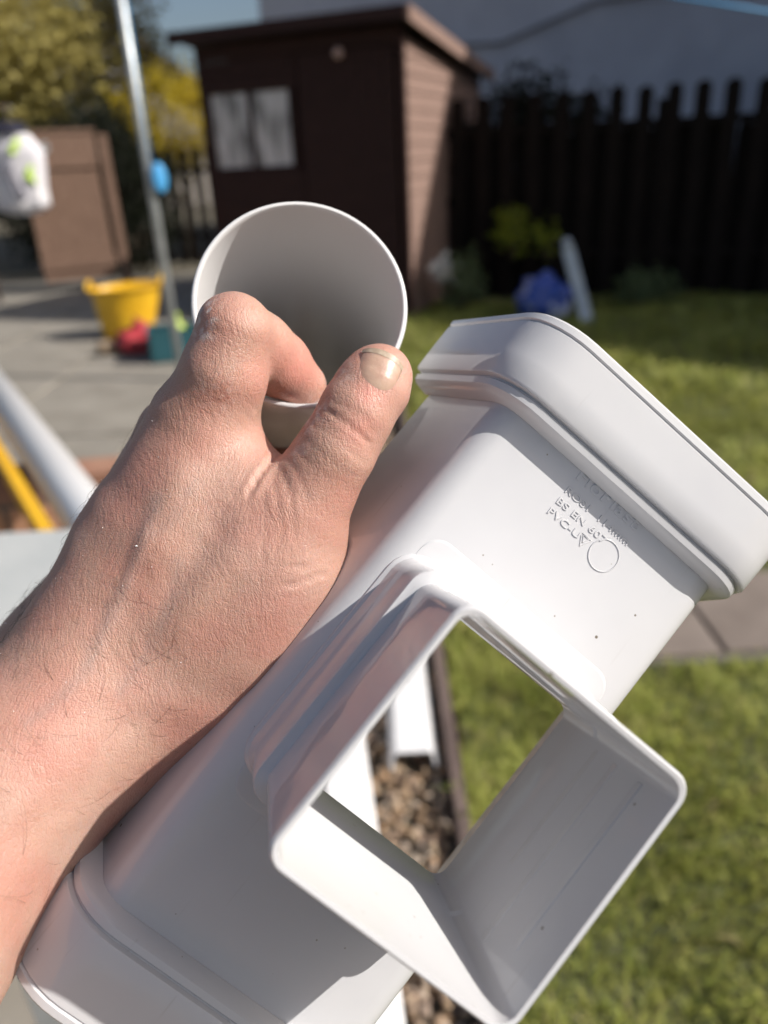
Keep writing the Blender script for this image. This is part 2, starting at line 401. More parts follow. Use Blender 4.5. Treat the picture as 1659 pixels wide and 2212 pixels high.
# ------------------------------------------------------------------ picket fences
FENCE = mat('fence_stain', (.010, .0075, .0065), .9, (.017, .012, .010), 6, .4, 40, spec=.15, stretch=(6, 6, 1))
def picket_mesh(w, h, t=.02):
    V = []
    prof = [(-w / 2, 0), (w / 2, 0), (w / 2, h - .05)] + [(w / 2 * math.cos(a), h - .05 + .05 * math.sin(a)) for a in np.linspace(0.3, math.pi - .3, 7)] + [(-w / 2, h - .05)]
    n = len(prof)
    for y in (-t / 2, t / 2): V += [(x, y, z) for x, z in prof]
    Fc = [tuple(range(n)), tuple(range(2 * n - 1, n - 1, -1))] + [(i, i + n, (i + 1) % n + n, (i + 1) % n) for i in range(n)]
    me = bpy.data.meshes.new('picket'); me.from_pydata(V, [], Fc); me.update(); me.materials.append(FENCE); return me
def fence(p0, p1, h, step, w, label, both=True):
    p0 = np.array(p0); p1 = np.array(p1); Ln = np.linalg.norm(p1 - p0); dr = (p1 - p0) / Ln; az = math.atan2(dr[1], dr[0])
    t = empty('picket_fence', Matrix.Translation((p0[0], p0[1], 0)) @ Matrix.Rotation(az, 4, 'Z'))
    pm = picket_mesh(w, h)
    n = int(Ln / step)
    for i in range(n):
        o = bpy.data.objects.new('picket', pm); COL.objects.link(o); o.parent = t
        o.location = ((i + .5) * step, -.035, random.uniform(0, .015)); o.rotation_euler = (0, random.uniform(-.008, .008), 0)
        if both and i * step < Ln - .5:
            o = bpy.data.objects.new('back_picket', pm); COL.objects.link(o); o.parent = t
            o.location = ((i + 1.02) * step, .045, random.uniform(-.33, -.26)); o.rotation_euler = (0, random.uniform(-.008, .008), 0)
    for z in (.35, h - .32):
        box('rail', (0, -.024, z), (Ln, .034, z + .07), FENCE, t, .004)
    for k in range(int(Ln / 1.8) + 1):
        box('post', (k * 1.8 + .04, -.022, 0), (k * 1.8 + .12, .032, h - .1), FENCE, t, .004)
    tag(t, label, 'fence')
    return t
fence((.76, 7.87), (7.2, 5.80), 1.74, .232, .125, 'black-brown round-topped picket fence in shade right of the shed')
fence((-4.6, 12.3), (-1.2, 11.6), 1.55, .20, .12, 'dark picket fence behind the pole, below the yellow shrub', both=False)

# ------------------------------------------------------------------ house behind the fence, with a wing to the right
RENDER = mat('grey_render', (.46, .47, .54), .95, (.55, .56, .63), 1.6, .5, 35, spec=.2, detail=7)
SLATE = mat('roof_slate', (.09, .09, .10), .8, (.14, .135, .14), 5, .3, 30)
DARKP = mat('dark_pipe', (.05, .05, .06), .5)
def house():
    az = math.atan2(.31, -.95) - math.pi
    t = empty('rendered_house', Matrix.Translation((8.0, 9.9, 0)))
    R = Matrix.Rotation(az, 4, 'Z')
    # main block: x runs left from the wing
    bm = bmesh.new(); box_bm(bm, (-9.9, 0, 0), (-.1, 7, 6.6), .02); bmesh.ops.transform(bm, matrix=R, verts=bm.verts); bm_obj('wall', bm, RENDER, t)
    bm = bmesh.new()
    vs = [bm.verts.new(v) for v in ((-10.2, -.3, 6.65), (0, -.3, 6.65), (0, 7.3, 6.65), (-10.2, 7.3, 6.65), (-10.2, 3.5, 9.2), (0, 3.5, 9.2))]
    for f in ((0, 1, 5, 4), (3, 4, 5, 2), (0, 4, 3), (1, 2, 5), (0, 3, 2, 1)): bm.faces.new([vs[i] for i in f])
    bmesh.ops.transform(bm, matrix=R, verts=bm.verts); bm_obj('roof', bm, SLATE, t)
    # flue bend and cable on the wall
    P = [R @ Vector(v) for v in ((-7.6, -.06, 3.02), (-6.95, -.06, 2.62), (-6.4, -.06, 2.60), (-5.2, -.06, 2.96), (-4.2, -.06, 3.0))]
    tube('waste_pipe', P, .022, mat('grey_cable', (.16, .16, .18), .6), t, 10)
    # wing: gable roof whose verge shades the lawn
    V = [(0, -7.2, 0), (0, 3, 0), (0, 3, 3.6), (0, -3.1, 8.0), (0, -7.2, 4.1)]
    V2 = [(x + 9, y, z) for x, y, z in V]
    n = 5
    Fc = [tuple(range(n)), tuple(range(2 * n - 1, n - 1, -1))] + [(i, i + n, (i + 1) % n + n, (i + 1) % n) for i in range(n)]
    mesh_obj('wing_wall', V + V2, Fc, RENDER, t)
    for y0, z0 in ((-7.7, 3.75), (3.4, 3.3)):
        bm = bmesh.new()
        q = [(y0, z0), (-3.1, 8.12), (-3.1, 8.24), (y0, z0 + .12)]
        vv = [bm.verts.new((x, y, z)) for x in (-.15, 9.2) for y, z in q]
        for f in ((0, 1, 2, 3), (7, 6, 5, 4), (0, 4, 5, 1), (1, 5, 6, 2), (2, 6, 7, 3), (3, 7, 4, 0)): bm.faces.new([vv[i] for i in f])
        bmesh.ops.recalc_face_normals(bm, faces=bm.faces); bm_obj('wing_roof', bm, SLATE, t)
    tag(t, 'grey rendered house wall in shade behind the picket fence', 'house')
house()

# ================================================================== VEGETATION
def leaf_mat(name, c1, c2):
    m = mat(name, c1, .6, c2, 1.5, spec=.3, lo=.3, hi=.7)
    p = m.node_tree.nodes['Principled BSDF']
    p.inputs['Subsurface Weight'].default_value = 0
    n = m.node_tree; N = n.nodes; L = n.links
    tr = N.new('ShaderNodeBsdfTranslucent'); tr.inputs['Color'].default_value = (*c2, 1)
    mx = N.new('ShaderNodeMixShader'); mx.inputs[0].default_value = .35
    out = N['Material Output']
    L.new(p.outputs[0], mx.inputs[1]); L.new(tr.outputs[0], mx.inputs[2]); L.new(mx.outputs[0], out.inputs[0])
    return m
def leaves_mesh(name, centres, size, m, parent, loc=(0, 0, 0), up=0.0):
    """one small folded leaf of two triangles-pairs at every centre"""
    C = np.asarray(centres, float); n = len(C)
    a = rng.normal(size=(n, 3)); a[:, 2] += up; a /= np.linalg.norm(a, axis=1)[:, None]
    b = np.cross(a, rng.normal(size=(n, 3))); b /= np.linalg.norm(b, axis=1)[:, None]
    c = np.cross(a, b)
    s = size * rng.uniform(.6, 1.4, n)[:, None]
    V = np.stack([C - a * s, C + b * s * .45 + c * s * .12, C + a * s, C - b * s * .45 + c * s * .12], 1).reshape(-1, 3)
    I = np.arange(n)[:, None] * 4
    Fc = np.concatenate([I + [0, 1, 2], I + [0, 2, 3]], 0)
    me = bpy.data.meshes.new(name)
    me.vertices.add(len(V)); me.vertices.foreach_set('co', V.astype(np.float32).ravel())
    me.loops.add(len(Fc) * 3); me.loops.foreach_set('vertex_index', Fc.astype(np.int32).ravel())
    me.polygons.add(len(Fc)); me.polygons.foreach_set('loop_start', np.arange(0, len(Fc) * 3, 3, dtype=np.int32))
    me.update(calc_edges=True); me.materials.append(m)
    o = bpy.data.objects.new(name, me); COL.objects.link(o); o.parent = parent; o.location = loc
    return o
def clumps(n_cl, per, rad, cl_r, squash=1.0, shell=.4):
    out = []
    for _ in range(n_cl):
        v = rng.normal(size=3); v /= np.linalg.norm(v)
        r = (shell + (1 - shell) * rng.random() ** .5)
        c = v * r * np.array(rad)
        out.append(c + rng.normal(size=(per, 3)) * cl_r * np.array([1, 1, squash]))
    return np.concatenate(out)
BARK = mat('bark', (.09, .07, .05), .9, (.14, .11, .08), 12, .6, 40)
def tree(name, loc, trunk_h, rad, n_cl, per, cl_r, leaf, m, label, cat='tree', group=None, limbs=7):
    t = empty(name, Matrix.Translation(loc))
    top = trunk_h + rad[2] * .9
    pts = [(0, 0, -.05)] + [(random.uniform(-.06, .06) * k, random.uniform(-.06, .06) * k, top * k / 5) for k in range(1, 6)]
    r0 = max(.02, rad[0] * .06)
    tr = tube('trunk', pts, [r0 * (1 - .15 * k) for k in range(6)], BARK, t, 8)
    for k in range(limbs):
        a = 2 * math.pi * k / limbs + random.uniform(-.3, .3); z0 = trunk_h * random.uniform(.6, 1.1)
        e = (rad[0] * .8 * math.cos(a), rad[1] * .8 * math.sin(a), z0 + rad[2] * random.uniform(.4, 1.2))
        mid = (e[0] * .5, e[1] * .5, z0 + (e[2] - z0) * .6)
        tube('limb', [(0, 0, z0), mid, e], [r0 * .5, r0 * .35, r0 * .12], BARK, tr, 6)
    P = clumps(n_cl, per, rad, cl_r)
    leaves_mesh('crown', P, leaf, m, t, (0, 0, trunk_h + rad[2]))
    tag(t, label, cat, group)
    return t
OLIVE = leaf_mat('olive_leaf', (.24, .21, .06), (.42, .35, .11))
GREEN = leaf_mat('green_leaf', (.05, .075, .02), (.10, .13, .035))
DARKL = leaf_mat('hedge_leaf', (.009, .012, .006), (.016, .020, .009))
FORS = leaf_mat('yellow_blossom', (.40, .30, .015), (.62, .48, .04))
LIME = leaf_mat('lime_leaf', (.20, .24, .02), (.30, .34, .04))
PALEG = leaf_mat('pale_green_leaf', (.10, .14, .06), (.19, .24, .12))
tree('tree', (-6.6, 13.2, 0), 1.3, (2.5, 1.8, 1.8), 130, 150, .30, .07, OLIVE, 'olive-yellow leafy tree above the white hanging bag at upper left')
tree('tree', (-5.0, 17.0, 0), 2.0, (1.4, 1.4, 1.4), 46, 110, .28, .07, leaf_mat('autumn_leaf', (.20, .155, .05), (.34, .255, .085)), 'thin yellow-brown tree left of the pole, sky showing through')
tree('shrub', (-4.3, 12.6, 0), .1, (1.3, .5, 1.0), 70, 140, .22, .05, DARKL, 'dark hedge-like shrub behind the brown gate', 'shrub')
tree('shrub', (-2.80, 12.7, 0), 1.35, (.80, .45, .60), 60, 120, .12, .032, FORS, 'bright yellow flowering shrub between the pole and the shed', 'shrub')
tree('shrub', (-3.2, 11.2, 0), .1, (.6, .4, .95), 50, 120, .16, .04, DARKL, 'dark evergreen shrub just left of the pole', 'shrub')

def shrub(name, loc, rad, n_cl, per, cl_r, leaf, m, label, cat='plant', stems=6):
    t = empty(name, Matrix.Translation(loc))
    for k in range(stems):
        a = random.uniform(0, 6.28); h = rad[2] * random.uniform(.9, 1.6)
        tube('stem', [(random.uniform(-.02, .02), random.uniform(-.02, .02), -.02), (rad[0] * .3 * math.cos(a), rad[1] * .3 * math.sin(a), h * .5), (rad[0] * .6 * math.cos(a), rad[1] * .6 * math.sin(a), h)], [.006, .005, .003], BARK, t, 5)
    leaves_mesh('foliage', clumps(n_cl, per, rad, cl_r, shell=.2), leaf, m, t, (0, 0, rad[2]))
    tag(t, label, cat)
    return t
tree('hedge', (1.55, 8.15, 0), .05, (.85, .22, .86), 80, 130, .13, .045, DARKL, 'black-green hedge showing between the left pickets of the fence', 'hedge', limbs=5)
shrub('garden_plant', (.80, 6.95, 0), (.16, .14, .24), 14, 45, .06, .03, PALEG, 'light green leafy plant at the foot of the shed side')
shrub('garden_plant', (1.31, 7.35, .40), (.16, .12, .26), 9, 26, .055, .038, LIME, 'yellow-green leaves catching light before the dark fence')
shrub('garden_plant', (1.62, 7.30, .40), (.16, .1, .14), 6, 22, .05, .038, LIME, 'small lime sprig right of the brighter leaves at the fence')
shrub('garden_plant', (2.38, 6.80, 0), (.26, .2, .13), 16, 45, .06, .03, PALEG, 'low pale green clump on the shaded grass by the fence')
# white flower head by the shed corner
fl = empty('white_flower', Matrix.Translation((.62, 6.85, 0)))
tube('stem', [(0, 0, 0), (.01, 0, .2), (0, 0, .38)], [.008, .007, .006], mat('stem_green', (.06, .1, .03), .6), fl, 6)
leaves_mesh('petals', rng.normal(size=(60, 3)) * .045, .05, mat('petal', (.72, .70, .68), .6), fl, (0, 0, .40))
tag(fl, 'white flower head at the shed corner beside the green plant', 'flower')

BK = mat('black_plastic', (.012, .011, .012), .5)
# ------------------------------------------------------------------ lawn grass and gravel (nobody could count them)
def grass():
    pts = []; hs = []
    def region(x0, x1, y0, y1, dens, h):
        n = int((x1 - x0) * (y1 - y0) * dens)
        x = rng.uniform(x0, x1, n); y = rng.uniform(y0, y1, n)
        ok = (x < .52 * y + .55)
        ok &= ~((y > 1.69) & (y < 2.22) & (x > .44))
        x, y = x[ok], y[ok]
        pts.append(np.stack([x, y], 1)); hs.append(np.full(len(x), h))
    region(EDGE_X + .02, 1.5, .45, 2.3, 17000, .030)
    region(EDGE_X + .02, 2.6, 2.3, 4.2, 6500, .036)
    region(EDGE_X + .02, 4.6, 4.2, 7.3, 2600, .050)
    P = np.concatenate(pts); h = np.concatenate(hs); n = len(P)
    # tufts: denser, taller here and there
    def vnoise(P_, cell):
        g = rng.uniform(-1, 1, (160, 160)); q = P_ / cell + 20; i0 = np.clip(q.astype(int), 0, 158); f = q - i0; f = f * f * (3 - 2 * f)
        a_, b_, c_, d_ = g[i0[:, 0], i0[:, 1]], g[i0[:, 0] + 1, i0[:, 1]], g[i0[:, 0], i0[:, 1] + 1], g[i0[:, 0] + 1, i0[:, 1] + 1]
        return (a_ * (1 - f[:, 0]) + b_ * f[:, 0]) * (1 - f[:, 1]) + (c_ * (1 - f[:, 0]) + d_ * f[:, 0]) * f[:, 1]
    tu = np.clip(.6 * vnoise(P, .21) + .55 * vnoise(P, .07), -1, 1)
    comb = vnoise(P, .30) * 2.2
    keep = rng.random(n) < .66 + .34 * tu
    P, h, tu, comb = P[keep], h[keep], tu[keep], comb[keep]; n = len(P)
    h = h * rng.uniform(.5, 1.9, n) * (1 + .4 * tu)
    az = comb * 2 + rng.normal(size=n) * 1.1; lean = rng.uniform(.15, 1.35, n)
    dx = np.cos(az); dy = np.sin(az); wd = rng.uniform(.0012, .0024, n) * (1 + (P[:, 1] > 2.3) * .6 + (P[:, 1] > 4.2) * 1.0)
    base = np.stack([P[:, 0], P[:, 1], np.zeros(n)], 1); side = np.stack([-dy, dx, np.zeros(n)], 1) * wd[:, None]
    mid = base + np.stack([dx * lean * h * .3, dy * lean * h * .3, h * .6], 1)
    tip = base + np.stack([dx * lean * h, dy * lean * h, h * (1.05 - .35 * lean)], 1)
    V = np.stack([base - side, base + side, mid + side * .8, mid - side * .8, tip], 1).reshape(-1, 3)
    I = np.arange(n)[:, None] * 5
    Fc = np.concatenate([I + [0, 1, 2], I + [0, 2, 3], I + [3, 2, 4]], 0)
    me = bpy.data.meshes.new('grass')
    me.vertices.add(len(V)); me.vertices.foreach_set('co', V.astype(np.float32).ravel())
    me.loops.add(len(Fc) * 3); me.loops.foreach_set('vertex_index', Fc.astype(np.int32).ravel())
    me.polygons.add(len(Fc)); me.polygons.foreach_set('loop_start', np.arange(0, len(Fc) * 3, 3, dtype=np.int32))
    me.update(calc_edges=True)
    m = leaf_mat('grass_blade', (.23, .28, .052), (.45, .45, .12))
    nz = [q for q in m.node_tree.nodes if q.type == 'TEX_NOISE'][0]; nz.inputs['Scale'].default_value = 14; nz.inputs['Detail'].default_value = 6
    cr = [q for q in m.node_tree.nodes if q.type == 'VALTORGB'][0].color_ramp
    e = cr.elements.new(.80); e.color = (.40, .33, .16, 1)
    gN = m.node_tree.nodes; gL = m.node_tree.links
    ge = gN.new('ShaderNodeNewGeometry'); gm = gN.new('ShaderNodeMath'); gm.operation = 'MULTIPLY_ADD'; gm.inputs[1].default_value = .55
    g2 = gN.new('ShaderNodeMath'); g2.operation = 'MULTIPLY_ADD'; g2.inputs[1].default_value = .62; g2.inputs[2].default_value = -.07
    gL.new(nz.outputs['Fac'], g2.inputs[0]); gL.new(ge.outputs['Random Per Island'], gm.inputs[0]); gL.new(g2.outputs[0], gm.inputs[2])
    rampn = [q for q in gN if q.type == 'VALTORGB'][0]; gL.new(gm.outputs[0], rampn.inputs[0])
    me.materials.append(m)
    o = bpy.data.objects.new('grass', me); COL.objects.link(o)
    tag(o, 'short green lawn grass, sunlit in front and shaded near the fence', 'grass', kind='stuff')
grass()
def gravel():
    bm = bmesh.new(); bmesh.ops.create_icosphere(bm, subdivisions=1, radius=1)
    bv = np.array([v.co[:] for v in bm.verts]); bf = np.array([[v.index for v in f.verts] for f in bm.faces]); bm.free()
    n = 7000; nv = len(bv)
    x = rng.uniform(-.42, EDGE_X - .02, n); y = .35 + rng.random(n) ** 1.5 * 4.2
    z = rng.uniform(-.018, .006, n); s = rng.uniform(.006, .015, n)[:, None, None] * rng.uniform(.6, 1.3, (n, 1, 3))
    A = rng.normal(size=(n, 3, 3)); Q = np.linalg.qr(A)[0]
    J = bv[None] * (1 + rng.uniform(-.16, .16, (n, nv, 1)))
    V = np.einsum('nij,nvj->nvi', Q, J * s) + np.stack([x, y, z], 1)[:, None]
    Fc = bf[None] + (np.arange(n) * nv)[:, None, None]
    me = bpy.data.meshes.new('gravel'); V = V.reshape(-1, 3); Fc = Fc.reshape(-1, 3)
    me.vertices.add(len(V)); me.vertices.foreach_set('co', V.astype(np.float32).ravel())
    me.loops.add(len(Fc) * 3); me.loops.foreach_set('vertex_index', Fc.astype(np.int32).ravel())
    me.polygons.add(len(Fc)); me.polygons.foreach_set('loop_start', np.arange(0, len(Fc) * 3, 3, dtype=np.int32))
    me.update(calc_edges=True)
    m = mat('pebble', (.20, .13, .08), .7)
    N = m.node_tree.nodes; L = m.node_tree.links
    ge = N.new('ShaderNodeNewGeometry'); r = N.new('ShaderNodeValToRGB'); r.color_ramp.interpolation = 'LINEAR'
    for q, c in ((.2, (.30, .19, .10)), (.4, (.42, .32, .22)), (.6, (.16, .10, .07)), (.8, (.50, .42, .34))):
        e = r.color_ramp.elements.new(q); e.color = (*c, 1)
    r.color_ramp.elements[0].color = (.10, .075, .06, 1); r.color_ramp.elements[-1].color = (.34, .20, .10, 1)
    L.new(ge.outputs['Random Per Island'], r.inputs[0]); L.new(r.outputs[0], N['Principled BSDF'].inputs['Base Color'])
    me.materials.append(m)
    o = bpy.data.objects.new('gravel', me); COL.objects.link(o)
    tag(o, 'brown and cream gravel between patio and timber edging', 'gravel', kind='stuff')
gravel()

# ================================================================== THINGS IN THE GARDEN
# washing line pole with its blue line winder
def pole():
    t = empty('washing_line_pole', Matrix.Translation((-1.315, 5.10, 0)))
    tube('post', [(0, 0, -.02), (0, 0, 2.9)], .026, METAL, t, 20)
    tube('ground_socket', [(0, 0, -.02), (0, 0, .06)], .036, METAL, t, 16)
    hk = tube('hook', [(0, 0, 2.86), (.06, 0, 2.88), (.09, 0, 2.84), (.07, 0, 2.80)], .006, METAL, t, 8)
    BL = mat('blue_plastic', (.05, .30, .62), .45, (.08, .36, .70), 20)
    wd = lathe('line_winder', [(.0, -.02), (.055, -.02), (.072, -.012), (.072, -.008), (.05, -.006), (.05, .006), (.072, .008), (.072, .012), (.055, .02), (0, .02)], BL, t, 24,
               Matrix.Translation((.062, -.02, 1.25)) @ Matrix.Rotation(.5, 4, 'Z') @ Matrix.Rotation(math.pi / 2, 4, 'X') @ Matrix.Diagonal((.62, 1.2, 1, 1)))
    tube('wound_line', [(.062 + .05 * math.cos(a) * .62, -.02 + .004 * math.sin(a * 5), 1.25 + .062 * math.sin(a)) for a in np.linspace(0, 6.28 * 3, 60)], .005, BL, wd, 6)
    tube('tied_line', [(.03, -.02, 1.31), (.031, -.01, 1.8), (.03, 0, 2.4), (.03, 0, 2.85)], .005, BL, t, 6)
    tag(t, 'grey metal washing line pole with blue line winder tied to it', 'pole')
    P0 = np.array([-1.25, 5.1, 2.83]); 
    a = np.array([1.10, 2.94, 1.716]); b = np.array([1.375, 3.002, 1.680])
    e = b + (b - a) * 6; e[2] += .25
    pts = [P0 + (a - P0) * k + np.array([0, 0, -.25 * k * (1 - k)]) for k in np.linspace(0, 1, 14)] + [b, b + (b - a) * 2, e]
    o = tube('washing_line', pts, .004, BL, None, 6)
    tag(o, 'thin blue washing line crossing the top right corner', 'washing line')
pole()

# yellow flexible tub
def tub():
    t = empty('rubber_tub', Matrix.Translation((-2.13, 6.72, 0)))
    YL = mat('yellow_rubber', (.72, .40, .012), .45, (.80, .47, .02), 6)
    prof = [(0, .012), (.165, .012), (.17, 0), (.18, .0), (.205, .15), (.235, .33), (.252, .46), (.262, .47), (.266, .462), (.262, .44), (.25, .44), (.228, .32), (.198, .14), (.172, .02), (0, .02)]
    M = Matrix(((1.16, 0, .10, 0), (0, .88, 0, 0), (.06, 0, .90, 0), (0, 0, 0, 1)))
    lathe('body', prof[2:13] + [(.172, .02), (0, .02)], YL, t, 36, M)
    lathe('base', [(0, .003), (.176, .003)], YL, t, 36, M)
    for s in (-1, 1):
        tube('handle', [M @ Vector(v) for v in ((s * .255, -.08, .445), (s * .27, -.07, .50), (s * .27, 0, .535), (s * .27, .07, .50), (s * .255, .08, .445))], .015, YL, t, 8)
    tag(t, 'bright yellow rubber tub with handles on the patio', 'tub')
tub()
# red bag, teal crate, lime bottle, brown bits beside the tub
def lumpy(name, loc, size, m, label, cat, seed, neck=True):
    r_ = np.random.default_rng(seed)
    bm = bmesh.new(); bmesh.ops.create_icosphere(bm, subdivisions=3, radius=1)
    ph = r_.uniform(0, 6, 6)
    for v in bm.verts:
        c = v.co
        k = 1 + .13 * math.sin(5 * c.x + ph[0]) * math.sin(4 * c.y + ph[1]) + .09 * math.sin(9 * c.z + ph[2] + 3 * c.x)
        z = max(c.z, -.72)
        v.co = Vector((c.x * k * size[0], c.y * k * size[1], (z + .72) * size[2] * k))
    bmesh.ops.recalc_face_normals(bm, faces=bm.faces)
    t = empty(name, Matrix.Translation(loc))
    b = bm_obj('body', bm, m, t, True)
    if neck:
        tube('tied_neck', [(0, 0, size[2] * 1.55), (.01, 0, size[2] * 1.9), (.03, .01, size[2] * 2.1)], [size[0] * .3, size[0] * .16, size[0] * .34], m, t, 10)
    tag(t, label, cat); return t
lumpy('cloth_bag', (-1.84, 6.02, 0), (.17, .14, .12), mat('red_fabric', (.36, .02, .03), .6, (.45, .05, .06), 10), 'red bag on the patio in front of the yellow tub', 'bag', 3)
def crate(loc, rz, sz, m, label):
    t = empty('plastic_crate', Matrix.Translation(loc) @ Matrix.Rotation(rz, 4, 'Z'))
    a, b, h = sz
    box('base', (-a, -b, 0), (a, b, .012), m, t, .003)
    for s in (-1, 1):
        box('side_panel', (s * a - .008, -b, .013), (s * a + .008, b, h), m, t, .003)
        box('side_panel', (-a + .009, s * b - .008, .013), (a - .009, s * b + .008, h), m, t, .003)
        box('rim', (-a - .014, s * b - .014, h + .001), (a + .014, s * b + .014, h + .018), m, t, .004)
        box('rim', (s * a - .013, -b + .015, h + .001), (s * a + .013, b - .015, h + .017), m, t, .004)
    tag(t, label, 'crate'); return t
crate((-1.50, 5.75, 0), .2, (.17, .13, .22), mat('teal_plastic', (.02, .09, .11), .5), 'dark teal plastic crate beside the red bag')
def bottle(loc):
    t = empty('plastic_bottle', Matrix.Translation(loc))
    m = mat('lime_plastic', (.42, .55, .05), .4)
    lathe('body', [(0, 0), (.05, 0), (.055, .01), (.055, .13), (.05, .15), (.022, .18), (.02, .20), (0, .20)], m, t, 18)
    lathe('cap', [(0, .235), (.024, .235), (.025, .2), (0, .2)], m, t, 14)
    tag(t, 'lime green plastic bottle standing in the teal crate', 'bottle')
bottle((-1.45, 5.73, .10))
lumpy('paper_bag', (-2.09, 6.02, 0), (.09, .08, .06), mat('brown_paper', (.28, .20, .13), .85, (.36, .27, .18), 10), 'small crumpled brown paper bag left of the red bag', 'bag', 8, False)

# brown garden gate at left, hinged to a post
def gate():
    GW = mat('gate_wood', (.135, .078, .052), .8, (.19, .115, .08), 4, .5, 40, stretch=(10, 10, 1.2))
    t = empty('garden_gate', Matrix.Translation((-3.90, 9.55, 0)) @ Matrix.Rotation(.50, 4, 'Z'))
    for i in range(6):
        box('board', (.01 + i * .14, 0, .12), (.01 + i * .14 + .135, .022, 1.66), GW, t, .003)
    box('ledge', (0, -.028, 1.36), (.86, -.001, 1.72), GW, t, .004)
    box('ledge', (0, -.028, .25), (.86, -.001, .40), GW, t, .004)
    box('cap', (-.02, -.045, 1.721), (.88, .045, 1.76), GW, t, .004)
    h = tube('ring_handle', [(.30 + .035 * math.cos(a), -.05, 1.58 + .05 * math.sin(a)) for a in np.linspace(0, 6.28, 15)], .012, METAL, t, 8)
    box('post', (.90, -.05, 0), (1.0, .05, 1.70), GW, t, .005)
    tag(t, 'brown wooden gate with a wide top ledge at left', 'gate')
gate()
# white and lime bag hanging before the gate
def hanging_bag():
    WH = mat('white_cloth', (.66, .64, .68), .8, (.74, .72, .74), 5, .4, 14)
    t = empty('hanging_bag', Matrix.Translation((-3.66, 9.0, .0)))
    # body: a draped closed surface, wider at the bottom, with folds
    def drape(name, cx, z0, z1, wx, wy, m, ph, seed, flare=.25):
        V = []; Fc = []; nu, nv = 40, 18
        for j in range(nv):
            f = j / (nv - 1); z = z1 + (z0 - z1) * f
            k = (.55 + .45 * min(1, f * 4)) * (1 + flare * f) * (1 if f < .86 else math.sqrt(max(.06, 1 - ((f - .86) / .15) ** 2)))
            for i in range(nu):
                a = 2 * math.pi * i / nu
                fold = 1 + .10 * f * math.sin(7 * a + ph) + .06 * f * math.sin(11 * a + 2 * ph + 3 * f)
                V.append((cx + math.cos(a) * wx * k * fold + .03 * math.sin(5 * f + ph), math.sin(a) * wy * k * fold, z))
        for j in range(nv - 1):
            for i in range(nu):
                i2 = (i + 1) % nu; Fc.append((j * nu + i, j * nu + i2, (j + 1) * nu + i2, (j + 1) * nu + i))
        Fc.append(tuple(range(nu))); Fc.append(tuple((nv - 1) * nu + i for i in range(nu))[::-1])
        return mesh_obj(name, V, Fc, m, t, True)
    drape('body', -.04, .92, 1.74, .27, .13, WH, .4, 1, .05)
    drape('grey_panel', -.05, 1.05, 1.52, .11, .15, mat('grey_cloth', (.30, .29, .33), .8), 3.1, 3, .1)
    LM = mat('hi_vis_lime', (.50, .72, .06), .6)
    drape('reflective_patch', .02, 1.50, 1.66, .06, .155, LM, 1, 4, 0)
    drape('reflective_patch', .13, 1.22, 1.42, .05, .145, LM, 2, 5, 0)
    drape('flap', -.10, 1.70, 1.82, .24, .12, mat('navy_cloth', (.02, .02, .04), .8), 2, 6, .1)
    tube('hanger_hook', [(-.02, 0, 1.80), (-.02, 0, 1.92), (.02, 0, 1.97), (.05, 0, 1.93)], .006, METAL, t, 6)
    tag(t, 'white cloth bag with lime patches hanging at the far left', 'bag')
hanging_bag()
# bracket post that carries the bag
cl = empty('clothes_post', Matrix.Translation((-4.25, 9.02, 0)))
tube('upright', [(0, 0, 0), (0, 0, 2.02)], .03, WOODB, cl, 8); tube('arm', [(0, 0, 1.96), (.6, -.02, 1.955)], .012, WOODB, cl, 8)
tag(cl, 'dark wooden post with an arm at the left edge, holding the white bag', 'post')
# blue sack and board by the fence
lumpy('plastic_sack', (1.42, 6.45, 0), (.24, .18, .22), mat('blue_plastic_bag', (.03, .07, .34), .35, (.55, .60, .80), 5, .5, 30, lo=.52, hi=.60), 'crumpled blue and white plastic sack on the shaded grass', 'sack', 5, False)
PLK = mat('pale_board', (.42, .48, .55), .6, (.52, .57, .62), 6)
pb = empty('leaning_board', Matrix.Translation((1.66, 6.35, 0)))
bm = bmesh.new(); box_bm(bm, (-.05, -.012, 0), (.05, .012, .62), .004)
bmesh.ops.transform(bm, matrix=Matrix.Translation((.07, -.12, 0)) @ Matrix.Rotation(-.24, 4, 'Y') @ Matrix.Rotation(-.35, 4, 'X'), verts=bm.verts); bm_obj('board', bm, PLK, pb)
bm = bmesh.new(); bmesh.ops.create_icosphere(bm, subdivisions=2, radius=.045)
bmesh.ops.transform(bm, matrix=Matrix.Translation((.07 - .146, .1, .60)), verts=bm.verts); bm_obj('end_cap', bm, PLK, pb, True)
tag(pb, 'pale blue-white board leaning beside the blue sack', 'board')

